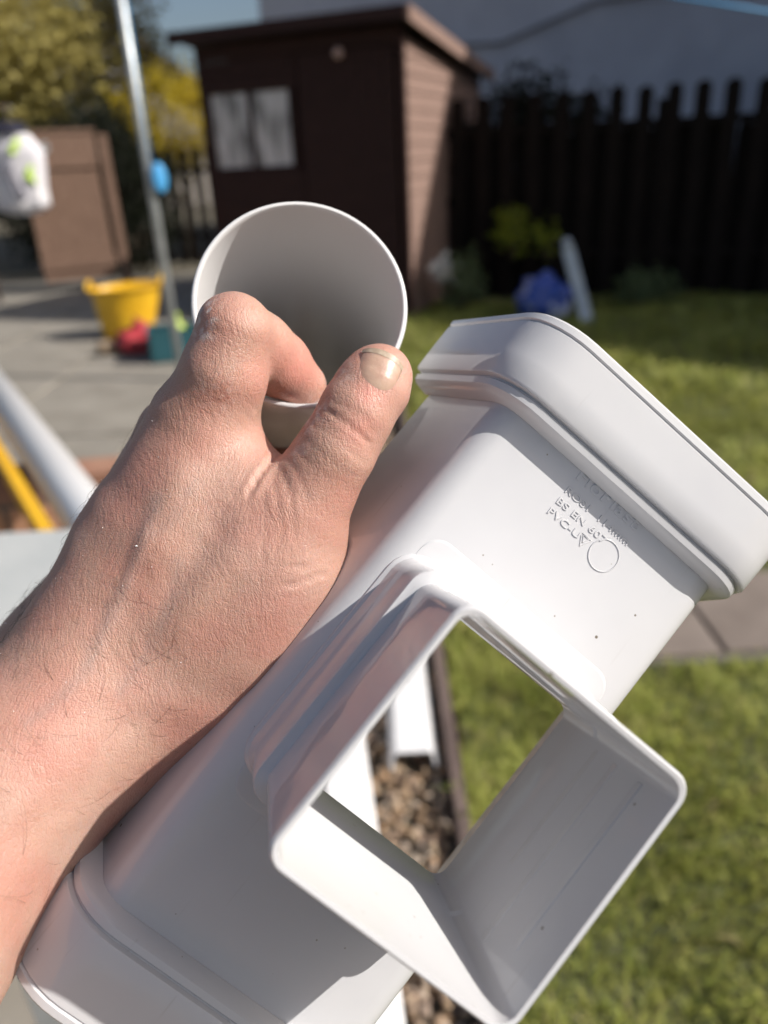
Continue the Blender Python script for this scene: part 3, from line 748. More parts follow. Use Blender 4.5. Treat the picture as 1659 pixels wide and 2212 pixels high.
# far house and roofline beyond the garden
def far_house(loc, wd, dp, h, rh, rz, wm, label, wins):
    t = empty('house', Matrix.Translation(loc) @ Matrix.Rotation(rz, 4, 'Z'))
    V = [(-wd, -dp, 0), (wd, -dp, 0), (wd, -dp, h), (0, -dp, h + rh), (-wd, -dp, h)]
    V2 = [(x, -y, z) for x, y, z in V]; n = 5
    Fc = [tuple(range(n)), tuple(range(2 * n - 1, n - 1, -1))] + [(i, i + n, (i + 1) % n + n, (i + 1) % n) for i in range(n)]
    mesh_obj('wall', V + V2, Fc, wm, t)
    for s in (-1, 1):
        bm = bmesh.new()
        q = [(s * (wd + .4), h - .32), (0, h + rh + .04), (0, h + rh + .2), (s * (wd + .4), h - .16)]
        vv = [bm.verts.new((x, y, z)) for y in (-dp - .3, dp + .3) for x, z in q]
        for f in ((0, 1, 2, 3), (7, 6, 5, 4), (0, 4, 5, 1), (1, 5, 6, 2), (2, 6, 7, 3), (3, 7, 4, 0)): bm.faces.new([vv[i] for i in f])
        bmesh.ops.recalc_face_normals(bm, faces=bm.faces); bm_obj('roof', bm, SLATE2, t)
    for x, z in wins:
        wn = box('window', (x - .5, -dp - .06, z), (x + .5, -dp - .005, z + 1.2), mat('white_frame', (.7, .7, .7), .5), t, .01)
        box('pane', (x - .42, -dp - .075, z + .08), (x + .42, -dp - .061, z + 1.12), PANE, wn)
    tag(t, label, 'house')
SLATE2 = mat('grey_tiles', (.22, .20, .19), .8, (.28, .25, .23), 2)
far_house((-9.4, 34, 0), 3.6, 4, 3.6, 2.6, .15, mat('far_render', (.42, .38, .34), .9), 'far house with grey tiled gable between the pole and the shed', ((-1.6, 1.3), (1.5, 1.3), (0, 3.7)))
far_house((-16.5, 40, 0), 3.6, 4, 4.6, 2.2, .0, mat('far_cream', (.5, .47, .44), .9), 'far cream house half hidden by the olive tree', ((-1.6, 1.3), (1.5, 1.3), (1.5, 3.3)))

# ------------------------------------------------------------------ workbench, low brick wall, pipe and level at left
def bench():
    TP = mat('bench_top', (.40, .42, .42), .55, (.50, .51, .50), 5, .2, 60, detail=7)
    t = empty('work_bench', Matrix.Translation((-.75, .95, 0)) @ Matrix.Rotation(.0, 4, 'Z'))
    box('top_board', (-.62, -.30, .725), (.30, .235, .75), TP, t, .003)
    for x in (-.58, .26):
        for y in (-.27, .20):
            box('leg', (x - .02, y - .02, 0), (x + .02, y + .02, .724), METAL, t, .003)
    box('side_rail', (-.56, -.012 + .20, .3), (.24, .012 + .20, .34), METAL, t, .003)
    tag(t, 'pale grey topped work bench behind the forearm', 'bench')
bench()
def brick_wall():
    t = empty('brick_wall', Matrix.Translation((-1.22, 1.60, 0)) @ Matrix.Rotation(.10, 4, 'Z'))
    BR = [mat('brick_red', (.36, .16, .09), .85, (.44, .22, .13), 20, .6, 60), mat('brick_orange', (.45, .23, .13), .85, (.52, .29, .18), 20, .6, 60), mat('brick_brown', (.26, .13, .09), .85, (.33, .18, .12), 20, .6, 60)]
    box('mortar_core', (-.9, .008, 0), (.70, .092, .66), JOINT, t)
    ms = []
    for b in BR:
        bm = bmesh.new(); box_bm(bm, (-.1065, -.0, -.0325), (.1065, .10, .0325), .004); me = bpy.data.meshes.new('brick'); bm.to_mesh(me); bm.free(); me.materials.append(b); ms.append(me)
    for r in range(9):
        for c in range(8):
            x = -.9 + .11 + c * .225 + (.1125 if r % 2 else 0)
            if x > .66: continue
            o = bpy.data.objects.new('brick', random.choice(ms)); COL.objects.link(o); o.parent = t
            o.location = (x, random.uniform(-.004, .004), .036 + r * .0755); o.rotation_euler = (0, 0, random.uniform(-.02, .02))
    tag(t, 'low red brick wall under the white pipe and yellow level', 'wall')
brick_wall()
def near_pipe():
    a = G(215, 1150, .73); b = G(0, 855, .73)
    dv = (b - a) / np.linalg.norm(b - a)
    a = a - dv * .15; b = b + dv * .9; a[2] = b[2] = .728
    t = empty('white_downpipe', Matrix.Translation(a))
    L_ = np.linalg.norm(b - a); 
    q = Vector(dv).to_track_quat('Z', 'Y').to_matrix().to_4x4()
    lathe('tube', [(.046, .0), (.046, L_), (.0435, L_), (.0435, 0), (.046, 0)], PVC3, t, 28, q)
    tag(t, 'long white plastic downpipe lying on the brick wall at left', 'pipe')
    a = G(105, 1150, .73); b = G(0, 975, .73); dv = (b - a) / np.linalg.norm(b - a)
    a = a - dv * .10; b = b + dv * .75; a[2] = b[2] = 0
    YM = mat('yellow_paint', (.75, .40, .01), .4, (.80, .45, .015), 8)
    az = math.atan2(dv[1], dv[0]); L_ = np.linalg.norm((b - a)[:2])
    t = empty('spirit_level', Matrix.Translation((a[0], a[1], .683)) @ Matrix.Rotation(az, 4, 'Z'))
    box('beam', (0, -.013, 0), (L_, .013, .045), YM, t, .003)
    box('end_cap', (-.012, -.014, -.001), (-.001, .014, .046), BK, t, .002)
    box('end_cap', (L_ + .001, -.014, -.001), (L_ + .012, .014, .046), BK, t, .002)
    tag(t, 'yellow spirit level lying beside the white pipe at left', 'level')
near_pipe()

# white gutter lengths on the gravel
def gutter_length(x0, y0, x1, y1, wd, hgt, label, z0=.012):
    dv = Vector((x1 - x0, y1 - y0, 0)); L_ = dv.length
    t = empty('gutter_length', Matrix.Translation((x0, y0, z0)) @ Matrix.Rotation(math.atan2(dv.y, dv.x), 4, 'Z'))
    pr = [(-wd, 0), (-wd * .86, hgt * .85), (-wd * .74, hgt), (wd * .74, hgt), (wd * .86, hgt * .85), (wd, 0)]
    pi = [(y * .955, z - .003 if z > 0 else z) for y, z in pr]
    V = [(x, y, z) for x in (0, L_) for y, z in pr + pi[::-1]]
    n = len(pr) * 2
    Fc = [(i, (i + 1) % n, n + (i + 1) % n, n + i) for i in range(n)]
    k = len(pr)
    for off in (0, n):
        for i in range(k - 1): Fc.append((off + i, off + i + 1, off + n - 2 - i, off + n - 1 - i))
    bm = bmesh.new(); vs = [bm.verts.new(v) for v in V]
    for f in Fc: bm.faces.new([vs[i] for i in f])
    bmesh.ops.recalc_face_normals(bm, faces=bm.faces)
    bm_obj('channel', bm, PVC3, t)
    for s in (-1, 1): tube('lip_bead', [(0, s * wd * .99, .004), (L_, s * wd * .99, .004)], .005, PVC3, t, 8)
    tag(t, label, 'gutter')
    return t
gutter_length(.038, 1.355, .030, 3.2, .052, .05, 'white square gutter length upside down on gravel beside the timber edging')
gutter_length(-.055, .62, -.165, 1.75, .055, .055, 'white square gutter length on the gravel nearest the patio, seen through the square spout')

# ================================================================== HELD: gutter outlet
RG = np.array([[0.63233305, -0.75940793, 0.15314863], [0.77027186, 0.63741223, -0.01967015], [-0.08268114, 0.13040417, 0.98800738]])
TG = (0.02057933, -0.06148571, -0.15185442)
MG = CAM @ (Matrix.Translation(TG) @ Matrix(RG.tolist()).to_4x4())
HN = .0574
def prof(o, r, nlip=-.108, seg=7):
    """cross section (b, n) of the channel, offset outward by o, from +b lip over the floor to the -b lip"""
    wb, wl = .0410, .0545
    sx, sn = wl - wb, -(.108 - HN)
    ln = math.hypot(sx, sn); dx, dn = sx / ln, sn / ln           # down the +b wall
    nx, nn = -dn, dx                                             # outward normal of +b wall
    # wall line passes (wb,-HN)+o*(nx,nn); floor is n=-HN+o
    t = ((-HN + o) - (-HN + o * nn)) / dn
    cb = wb + o * nx + dx * t; cn = -HN + o
    t2 = (nlip - cn) / dn
    lip = (cb + dx * t2, nlip)
    half = []
    ang = math.acos(max(-1, min(1, -(-1 * dx))))                 # angle between floor dir (+b outward) and wall dir
    tl = r * math.tan(ang / 2)
    ctr = (cb - tl, cn - r)
    a0 = math.pi / 2; a1 = math.pi / 2 - ang
    arc = [(ctr[0] + r * math.cos(a0 + (a1 - a0) * k / seg), ctr[1] + r * math.sin(a0 + (a1 - a0) * k / seg)) for k in range(seg + 1)]
    right = arc + [((arc[-1][0] * (1 - f) + lip[0] * f), arc[-1][1] * (1 - f) + lip[1] * f) for f in (.33, .66, 1)]
    left = [(b, n) for b, n in right[::-1]]
    flat = [(arc[0][0] * (1 - 2 * f), arc[0][1]) for f in (.25, .5, .75)]
    return left + flat + [(-b, n) for b, n in right]
def loft(name, secs, m, parent, sgn=1):
    """secs: closed loop of (a, offset, radius, nlip)"""
    rows = [[(sgn * a, b, n) for b, n in prof(o, r, nl)] for a, o, r, nl in secs]
    n = len(rows[0]); k = len(rows)
    V = [v for row in rows for v in row]
    bm = bmesh.new(); vs = [bm.verts.new(v) for v in V]
    for i in range(k):
        j = (i + 1) % k
        for q in range(n - 1): bm.faces.new([vs[i * n + q], vs[i * n + q + 1], vs[j * n + q + 1], vs[j * n + q]])
    bm.faces.new([vs[i * n] for i in range(k)]); bm.faces.new([vs[i * n + n - 1] for i in range(k)])
    bmesh.ops.recalc_face_normals(bm, faces=bm.faces)
    o = bm_obj(name, bm, m, parent); smooth_angle(o, 32)
    return o
def rsq(h, r, n, seg=6, ha=None):
    P = []
    ha = ha or h
    for cx, cy, a0 in ((ha - r, h - r, 0), (-ha + r, h - r, math.pi / 2), (-ha + r, -h + r, math.pi), (ha - r, -h + r, 1.5 * math.pi)):
        for k in range(seg + 1):
            a = a0 + math.pi / 2 * k / seg; P.append((cx + r * math.cos(a), cy + r * math.sin(a), n))
    return P
def rings(name, secs, m, parent, closed=True, deg=32):
    bm = bmesh.new(); R_ = [[bm.verts.new(v) for v in s] for s in secs]
    n = len(R_[0]); k = len(R_)
    for i in range(k if closed else k - 1):
        j = (i + 1) % k
        for q in range(n): bm.faces.new([R_[i][q], R_[i][(q + 1) % n], R_[j][(q + 1) % n], R_[j][q]])
    bmesh.ops.recalc_face_normals(bm, faces=bm.faces)
    o = bm_obj(name, bm, m, parent); smooth_angle(o, deg); return o
def outlet():
    t = empty('gutter_outlet', MG)
    AC = .0880
    body = loft('channel', [(-AC, 0, .0085, -.108), (-.045, 0, .0085, -.108), (0, 0, .0085, -.108), (.045, 0, .0085, -.108), (AC, 0, .0085, -.108),
                            (AC, -.0022, .0065, -.108), (.045, -.0022, .0065, -.108), (0, -.0022, .0065, -.108), (-.045, -.0022, .0065, -.108), (-AC, -.0022, .0065, -.108)], PVC, t)
    # opening for the spout
    cut = rings('cutter', [rsq(.0299, .004, -.03), rsq(.0299, .004, -.09)], PVC, None, closed=False)
    bm = bmesh.new(); bm.from_mesh(cut.data); bmesh.ops.holes_fill(bm, edges=bm.edges); bmesh.ops.recalc_face_normals(bm, faces=bm.faces); bm.to_mesh(cut.data); bm.free()
    cut.parent = t
    bo = body.modifiers.new('hole', 'BOOLEAN'); bo.operation = 'DIFFERENCE'; bo.object = cut; bo.solver = 'EXACT'
    bpy.context.view_layer.update()
    dg = bpy.context.evaluated_depsgraph_get()
    me = bpy.data.meshes.new_from_object(body.evaluated_get(dg)); body.modifiers.clear(); body.data = me
    bpy.data.objects.remove(cut); smooth_angle(body, 32)
    # square spout: straight tube, wider socket step and a fillet to the floor
    W = .0320
    spout = rings('spout', [rsq(W - .0016, .0040, -.0002), rsq(W - .0006, .0046, 0), rsq(W, .005, -.0007), rsq(W + .0002, .005, -.036), rsq(W + .0004, .005, -.0362), rsq(W + .0026, .006, -.0368), rsq(W + .0030, .0065, -.0378),
                    rsq(W + .0032, .0068, -.0520), rsq(W + .0036, .0072, -.0545), rsq(W + .0046, .0085, -.0566), rsq(W + .0056, .0095, -.0573), rsq(W + .0058, .0095, -.0580),
                    rsq(.0296, .0036, -.0600), rsq(.0297, .0036, -.0405), rsq(.0302, .0038, -.0395), rsq(.0305, .0040, -.0010), rsq(.0305, .0042, -.0003)], PVC, t, True, 28)
    rings('pad', [rsq(.0335, .006, -.05715, ha=.0428), rsq(.0338, .006, -.0572, ha=.0434), rsq(.0340, .006, -.0578, ha=.0446), rsq(.031, .006, -.0578), rsq(.031, .006, -.05715)], PVC, t, True, 50)
    # ribs inside the spout mouth
    for z_, x0_ in ((-.014, -.020), (-.026, -.026), (-.036, -.010)):
        box('inner_rib', (x0_, -.0306, z_ - .0011), (.0255, -.03015, z_ + .0011), PVC, spout, .0002)
    # wide jointing collars at both ends, each with bead and groove
    for s, nm in ((1, 'upper'), (-1, 'lower')):
        NL = -.1105
        loft('collar', [(.0832, .0002, .0095, NL), (.0836, .0028, .0120, NL), (.0842, .0052, .0150, NL), (.0850, .0062, .0165, NL), (.0868, .0066, .0172, NL), (.0874, .0059, .0165, NL), (.0878, .0059, .0165, NL), (.0881, .0076, .0180, NL), (.0889, .0081, .0186, NL),
                        (.0960, .0084, .0190, NL), (.1062, .0086, .0192, NL), (.1067, .0081, .0188, NL), (.1072, .0088, .0194, NL), (.1090, .0087, .0194, NL), (.1100, .0076, .0184, NL), (.1102, .0060, .0170, NL), (.1060, .0052, .0160, NL), (.0902, .0020, .0120, NL), (.0870, -.0002, .0085, NL), (.0838, -.0004, .0085, NL)], PVC, t, s)
        seal = loft('rubber_seal', [(.1080, .0052, .0150, NL + .003), (.1040, .0030, .0130, NL + .003), (.1000, .0030, .0130, NL + .003), (.1000, .0038, .0140, NL + .003)], BK, t, s)
    # raised lettering on the floor of the channel
    LT = PVC
    def text(s, size, a, b, off=0.0, name='embossed_lettering', shear=0.0, sx=1.0):
        cu = bpy.data.curves.new(name, 'FONT'); cu.body = s; cu.size = size; cu.extrude = .00010; cu.offset = off; cu.bevel_depth = .00004; cu.bevel_resolution = 1; cu.shear = shear; cu.space_character = 1.06
        ob = bpy.data.objects.new(name, cu); COL.objects.link(ob)
        bpy.context.view_layer.update()
        me = bpy.data.meshes.new_from_object(ob.evaluated_get(bpy.context.evaluated_depsgraph_get()))
        bpy.data.objects.remove(ob)
        # text x runs along -b, text y along +a
        me.transform(Matrix(((0, 1, 0, a), (-sx, 0, 0, b), (0, 0, 1, -HN + .00012), (0, 0, 0, 1))))
        me.materials.clear(); me.materials.append(LT)
        o = bpy.data.objects.new(name, me); COL.objects.link(o); o.parent = t
    def on_floor(px, py):
        r = RG.T @ np.array([(px - CX) / F, -(py - CY) / F, -1.0]); o_ = RG.T @ -np.array(TG)
        k = (-HN - o_[2]) / r[2]; return (o_ + r * k)[:2]
    for s, sz, px, py, off, sx in (('FloPlast', .0052, 1242, 1031, .00008, 1.35), ('ROS1  114mm', .0029, 1218, 1061, .0, 1.34), ('BS EN 607', .0029, 1199, 1084, .0, 1.4), ('PVC-U', .0029, 1180, 1106, .0, 1.4)):
        a, b = on_floor(px, py); text(s, sz, a, b, off, sx=sx)
    def loop_bead(name, pts, r, closed=True):
        P = [Vector((a, b, -HN + .00005)) for a, b in pts]
        if closed: P = P + [P[0], P[1]]
        V, Fc = tube_vf(P, r, 6, not closed); mesh_obj(name, V, Fc, PVC, t, True)
    a, b = on_floor(1304, 1200)
    loop_bead('embossed_ring', [(a + .0046 * math.cos(q), b + .0046 * math.sin(q)) for q in np.linspace(0, 2 * math.pi, 40, endpoint=False)], .00022)
    a, b = on_floor(1262, 1166)
    loop_bead('embossed_triangle', [(a + .0022 * math.cos(q), b + .0022 * math.sin(q)) for q in (math.pi, math.pi + 2.094, math.pi + 4.189)], .0002)
    loop_bead('embossed_triangle', [(a + .0012 * math.cos(q) + .0003, b + .0012 * math.sin(q)) for q in (math.pi, math.pi + 2.094, math.pi + 4.189)], .0002)
    tag(t, 'white plastic square gutter outlet with spout toward camera, held below the hand', 'gutter fitting')
outlet()

# ================================================================== HELD: round pipe fitting
def held_pipe():
    c = Vector(H(650, 655, .240))
    ax = Vector(((635 - CX) / F, -(1290 - CY) / F, -1.0)).normalized()
    q = ax.to_track_quat('Z', 'Y').to_matrix().to_4x4()
    t = empty('round_pipe', CAM @ Matrix.Translation(c) @ q)
    R0 = .0340; th = .0018
    outer = [(R0 - th * .8, -.0001), (R0 - th * .35, -.0003), (R0 - .0002, .0004), (R0, .0012), (R0, .060), (R0 - .0004, .064), (R0 - .0004, .36), (R0 - th, .36)]
    inner = [(R0 - th, .064), (R0 - th, .002), (R0 - th, .0004), (R0 - th * .8, -.0001)]
    o = lathe('tube', outer + inner, PVC2, t, 72)
    tag(t, 'white round pipe gripped between index finger and thumb, open end facing the camera', 'pipe')
held_pipe()

# ================================================================== THE HAND (one continuous surface)
def Hr(px, py, d, rmm): return (*H(px, py, d), rmm / 1000.0)
PR = []      # (p1, r1, p2, r2, blend)
def cap(a, b, k): PR.append((np.array(a[:3]), a[3], np.array(b[:3]), b[3], k))
def chain(L_, k):
    for a, b in zip(L_[:-1], L_[1:]): cap(a, b, k)
WR = Hr(180, 1540, .227, 27.6)
# forearm, running out of the picture at lower left
chain([(-.158, -.205, -.090, .036), (-.140, -.150, -.140, .034), Hr(-80, 1797, .206, 29.8), WR], .006)
cap(Hr(60, 1680, .235, 24), Hr(190, 1450, .248, 23), .016)
# metacarpals
cap(WR, Hr(322, 1190, .2350, 20.6), .014)
cap(Hr(322, 1190, .2350, 20.6), Hr(440, 925, .2265, 16.2), .014)
cap(Hr(150, 1470, .260, 22), Hr(392, 955, .250, 14.5), .012)
cap(Hr(150, 1480, .275, 20), Hr(385, 1010, .272, 14), .012)
cap(Hr(170, 1510, .283, 18), Hr(395, 1085, .290, 13), .012)
# thenar and thumb metacarpal
chain([Hr(290, 1520, .2315, 22.6), Hr(415, 1450, .2325, 23.2), Hr(540, 1358, .2305, 21.6), Hr(608, 1245, .2265, 17.6), Hr(634, 1150, .2235, 14.6)], .012)
cap(Hr(280, 1380, .2340, 22.0), Hr(440, 1230, .2295, 19.5), .018)
cap(Hr(440, 1230, .2300, 19.5), Hr(565, 1120, .2260, 15.0), .018)
cap(Hr(350, 1270, .2350, 21.0), Hr(475, 1080, .2285, 16.3), .018)
# palm filling toward the far side
cap(Hr(330, 1390, .262, 20), Hr(470, 1130, .258, 16), .014)
# web between thumb and index
cap(Hr(440, 1080, .2275, 16), Hr(536, 1066, .2245, 11.0), .012)
cap(Hr(455, 980, .2270, 13.5), Hr(545, 1055, .2250, 9.0), .008)
# thumb
TMCP = Hr(642, 1112, .2215, 14.0)
TPR = Hr(724, 976, .2175, 11.3); TIP_ = Hr(772, 890, .2170, 10.9); TD1 = Hr(804, 838, .2180, 9.9); TD2 = Hr(816, 816, .2185, 10.0)
cap(Hr(600, 1170, .2235, 15.0), TMCP, .008)
chain([TMCP, TPR, TIP_, TD1], .002)
cap(Hr(797, 834, .2185, 8.9), Hr(803, 808, .2198, 7.6), .003)
cap(Hr(819, 842, .2190, 8.8), Hr(829, 812, .2205, 7.3), .003)
cap(TD1, Hr(822, 812, .2200, 9.0), .004)
# index
IM = Hr(448, 900, .2245, 15.0); IPM = Hr(484, 808, .2180, 12.3); IPIP = Hr(506, 716, .2150, 10.8)
cap(IM, IPM, .0035); cap(IPM, IPIP, .0025)
NI = len(PR)
chain([Hr(512, 716, .2165, 10.2), Hr(556, 748, .2260, 10.3), Hr(604, 790, .2370, 9.9), Hr(652, 832, .2440, 8.0)], .0025)
# middle, ring, little finger wrapping round the pipe behind
chain([Hr(392, 945, .251, 14.0), Hr(430, 880, .286, 10.5), Hr(505, 925, .318, 10), Hr(600, 985, .317, 9.5), Hr(675, 1000, .303, 8)], .004)
chain([Hr(385, 1010, .273, 13.2), Hr(455, 985, .312, 10.2), Hr(540, 1035, .330, 9.8), Hr(625, 1065, .318, 9.2), Hr(690, 1060, .303, 7.8)], .004)
chain([Hr(395, 1085, .290, 12.3), Hr(475, 1080, .322, 9.0), Hr(555, 1110, .330, 8.6), Hr(630, 1125, .318, 8.0), Hr(680, 1120, .306, 7)], .004)
# wrist bone bump and knuckle bumps
cap(Hr(120, 1420, .262, 21), Hr(160, 1370, .262, 19), .012)
def cone(P, a, ra, b, rb):
    ba = b - a; l2 = ba @ ba
    h = np.clip(((P - a) @ ba) / l2, 0, 1).astype(np.float32)
    return np.sqrt((((P - a) - h[..., None] * ba) ** 2).sum(-1)) - (ra + (rb - ra) * h)
def smin(x, y, k):
    h = np.clip(k - np.abs(x - y), 0, None) / k
    return np.minimum(x, y) - h * h * h * k / 6
def sdf(P):
    D = np.full(P.shape[:-1], 1.0)
    for a, ra, b, rb, k in PR: D = smin(D, cone(P, a, ra, b, rb), k)
    return D
def grad(P, e=.0004):
    g = np.stack([sdf(P + np.eye(3)[i] * e) - sdf(P - np.eye(3)[i] * e) for i in range(3)], -1)
    return g / np.linalg.norm(g, axis=-1)[..., None]
def project(V): return np.stack([CX + F * V[:, 0] / -V[:, 2], CY - F * V[:, 1] / -V[:, 2]], 1)
def polydist(Q, pts):
    """distance (px) to a polyline and position along it 0..1"""
    pts = np.array(pts, float); best = np.full(len(Q), 1e9); par = np.zeros(len(Q)); n = len(pts) - 1
    for i in range(n):
        a, b = pts[i], pts[i + 1]; ab = b - a
        h = np.clip(((Q - a) @ ab) / (ab @ ab), 0, 1); d_ = np.linalg.norm(Q - a - h[:, None] * ab, axis=1)
        m_ = d_ < best; best[m_] = d_[m_]; par[m_] = (i + h[m_]) / n
    return best, par
def hand():
    st = .0013
    lo = np.array([-.205, -.252, -.350]); hi = np.array([.030, .072, -.045])
    dim = np.ceil((hi - lo) / st).astype(int) + 1
    ax = [lo[i] + st * np.arange(dim[i]) for i in range(3)]
    D = np.full(dim, .05, np.float32)
    for a, ra, b, rb, k in PR:
        m = max(ra, rb) + k + .004
        i0 = np.maximum(((np.minimum(a, b) - m - lo) / st).astype(int), 0); i1 = np.minimum(((np.maximum(a, b) + m - lo) / st).astype(int) + 2, dim)
        if (i1 <= i0).any(): continue
        sl = tuple(slice(p, q) for p, q in zip(i0, i1))
        P = np.stack(np.meshgrid(*[ax[j][sl[j]] for j in range(3)], indexing='ij'), -1).astype(np.float32)
        D[sl] = smin(D[sl], cone(P, a.astype(np.float32), ra, b.astype(np.float32), rb), k)
    # melt the seams of the back of the hand and wrist together, leave fingers and web crisp
    def blur(A, n):
        for q in range(3):
            c = np.cumsum(np.pad(A, [(n + 1, n) if r == q else (0, 0) for r in range(3)], mode='edge'), axis=q, dtype=np.float64)
            A = ((np.take(c, range(2 * n + 1, c.shape[q]), q) - np.take(c, range(0, c.shape[q] - 2 * n - 1), q)) / (2 * n + 1)).astype(np.float32)
        return A
    Bl = blur(blur(np.clip(D, -.02, .02), 4), 4)
    px = CX + F * ax[0][:, None, None] / -ax[2][None, None, :] + 0 * ax[1][None, :, None]
    py = CY - F * ax[1][None, :, None] / -ax[2][None, None, :] + 0 * ax[0][:, None, None]
    mk = np.clip((np.maximum(py - 1060, (430 - px) * .9 * (py > 960)) + 40) / 130, 0, 1) * np.clip((py - 900) / 120, 0, 1) * np.clip((720 - px) / 60, 0, 1)
    mk = (mk * (ax[2][None, None, :] > -.262)).astype(np.float32)
    D = D * (1 - mk) + (Bl - .0006) * mk
    del px, py, mk, Bl
    D[0] = D[-1] = .01; D[:, 0] = D[:, -1] = .01; D[:, :, 0] = D[:, :, -1] = .01
    # surface nets
    ins = D < 0
    acc = np.zeros(tuple(dim - 1) + (3,), np.float32); cnt = np.zeros(tuple(dim - 1), np.float32)
    corners = [(i, j, k) for i in (0, 1) for j in (0, 1) for k in (0, 1)]
    def cs(c): return tuple(slice(c[q], dim[q] - 1 + c[q]) for q in range(3))
    for c in corners:
        for q in range(3):
            if c[q]: continue
            c2 = list(c); c2[q] = 1
            A = D[cs(c)]; B = D[cs(c2)]
            m_ = (A < 0) != (B < 0)
            w_ = np.where(m_, A / np.where(m_, A - B, 1), 0)
            for r in range(3):
                acc[..., r] += np.where(m_, c[r] + (w_ if r == q else 0), 0)
            cnt += m_
    act = cnt > 0
    idx = np.full(act.shape, -1, np.int64); idx[act] = np.arange(act.sum())
    base = np.argwhere(act)
    V = lo + st * (base + acc[act] / cnt[act][:, None])
    Fs = []
    for q in range(3):
        r, s_ = (q + 1) % 3, (q + 2) % 3
        A = np.take(ins, range(dim[q] - 1), q); B = np.take(ins, range(1, dim[q]), q)
        E_ = np.argwhere(A != B)
        E_ = E_[(E_[:, r] > 0) & (E_[:, s_] > 0) & (E_[:, r] < dim[r] - 1) & (E_[:, s_] < dim[s_] - 1)]
        def at(dr, ds):
            K = E_.copy(); K[:, r] -= dr; K[:, s_] -= ds
            return idx[K[:, 0], K[:, 1], K[:, 2]]
        quad = np.stack([at(1, 1), at(0, 1), at(0, 0), at(1, 0)], 1)
        flip = ~A[E_[:, 0], E_[:, 1], E_[:, 2]]
        quad[flip] = quad[flip][:, ::-1]
        Fs.append(quad)
    Fc = np.concatenate(Fs)
    Nn = grad(V); Q = project(V); front = Nn[:, 2] > .02
    near = V[:, 2] > -.262
    vis = front & near
    disp = np.zeros(len(V))
    def crease(pts, wpx, depth, lip=.35):
        d_, t_ = polydist(Q, pts); f = np.clip(np.minimum(t_, 1 - t_) * 6, 0, 1)
        g = -np.exp(-(d_ / wpx) ** 2) + lip * np.exp(-((d_ - 2.3 * wpx) / (1.2 * wpx)) ** 2)
        disp[:] += np.where(vis, g * depth * f, 0)
    crease([(694, 878), (722, 897), (751, 916), (782, 944), (809, 967)], 4.5, .0006, .5)
    crease([(706, 866), (750, 880), (786, 900), (812, 925)], 4, .00022, .4)
    crease([(660, 911), (690, 925), (726, 952), (775, 991), (799, 1006)], 4, .00025, .4)
    crease([(645, 938), (690, 975), (735, 1012), (775, 1035)], 4, .00018, .4)
    crease([(630, 962), (680, 1010), (720, 1050)], 4, .00014, .4)
    crease([(600, 982), (578, 1005), (562, 1025), (545, 1056), (532, 1078)], 5, .0013, .45)
    crease([(612, 985), (640, 1020), (660, 1060), (672, 1110)], 5, .00022, .4)
    crease([(600, 1000), (622, 1050), (634, 1110), (638, 1180)], 5, .00024, .4)
    crease([(585, 1030), (602, 1080), (606, 1140), (600, 1210)], 5, .00024, .4)
    crease([(566, 1060), (575, 1110), (572, 1170), (560, 1240)], 5, .0002, .4)
    crease([(712, 1238), (680, 1246), (640, 1262), (600, 1268)], 5, .0004, .4)
    crease([(700, 1215), (660, 1220), (610, 1226)], 4, .0003, .4)
    for k in range(6):
        x0 = 380 + 26 * k
        crease([(x0 - 40, 905 - 6 * k), (x0, 880 - 5 * k), (x0 + 40, 890 - 2 * k), (x0 + 62, 925)], 3.6, .00010, .4)
    crease([(412, 860), (470, 868), (520, 890), (560, 930)], 3.5, .00009, .4)
    crease([(420, 840), (480, 846), (530, 866), (572, 905)], 3.5, .00007, .4)
    # tendon of the index finger, wrist hollow, veins
    d_, t_ = polydist(Q, [(300, 1240), (360, 1100), (420, 980)]); disp += np.where(vis, .0011 * np.exp(-(d_ / 42) ** 2) * np.clip(np.minimum(t_, 1 - t_) * 4, 0, 1), 0)
    d_, t_ = polydist(Q, [(330, 1420), (450, 1270), (560, 1150)]); disp += np.where(vis, .0012 * np.exp(-(d_ / 45) ** 2) * np.clip(np.minimum(t_, 1 - t_) * 4, 0, 1), 0)
    d_, t_ = polydist(Q, [(330, 1330), (430, 1180), (500, 1090)]); disp -= np.where(vis, .0013 * np.exp(-(d_ / 40) ** 2) * np.clip(np.minimum(t_, 1 - t_) * 4, 0, 1), 0)
    d_, t_ = polydist(Q, [(190, 1440), (260, 1290), (310, 1180), (345, 1080)]); disp += np.where(vis, .0006 * np.exp(-(d_ / 16) ** 2) * np.clip(np.minimum(t_, 1 - t_) * 4, 0, 1), 0)
    # gentle lumps so no stretch is perfectly round
    lump = np.sin(V[:, 0] * 190 + 2 * np.sin(V[:, 1] * 120)) * np.sin(V[:, 1] * 210 + V[:, 2] * 150)
    disp += lump * .00022
    V = V + Nn * disp[:, None]
    me = bpy.data.meshes.new('hand')
    me.vertices.add(len(V)); me.vertices.foreach_set('co', V.astype(np.float32).ravel())
    me.loops.add(len(Fc) * 4); me.loops.foreach_set('vertex_index', Fc.astype(np.int32).ravel())
    me.polygons.add(len(Fc)); me.polygons.foreach_set('loop_start', np.arange(0, len(Fc) * 4, 4, dtype=np.int32))
    me.update(calc_edges=True); me.validate()
    me.polygons.foreach_set('use_smooth', [True] * len(me.polygons))
    # tone: red = flushed joints, blue = plaster dust on the knuckles
    tone = np.zeros((len(V), 4), np.float32); tone[:, 3] = 1
    def blob(x, y, r, ch, amt, zmax=-.5):
        d_ = np.linalg.norm(Q - [x, y], axis=1); tone[:, ch] = np.maximum(tone[:, ch], amt * np.exp(-(d_ / r) ** 2) * (Nn[:, 2] > -.2))
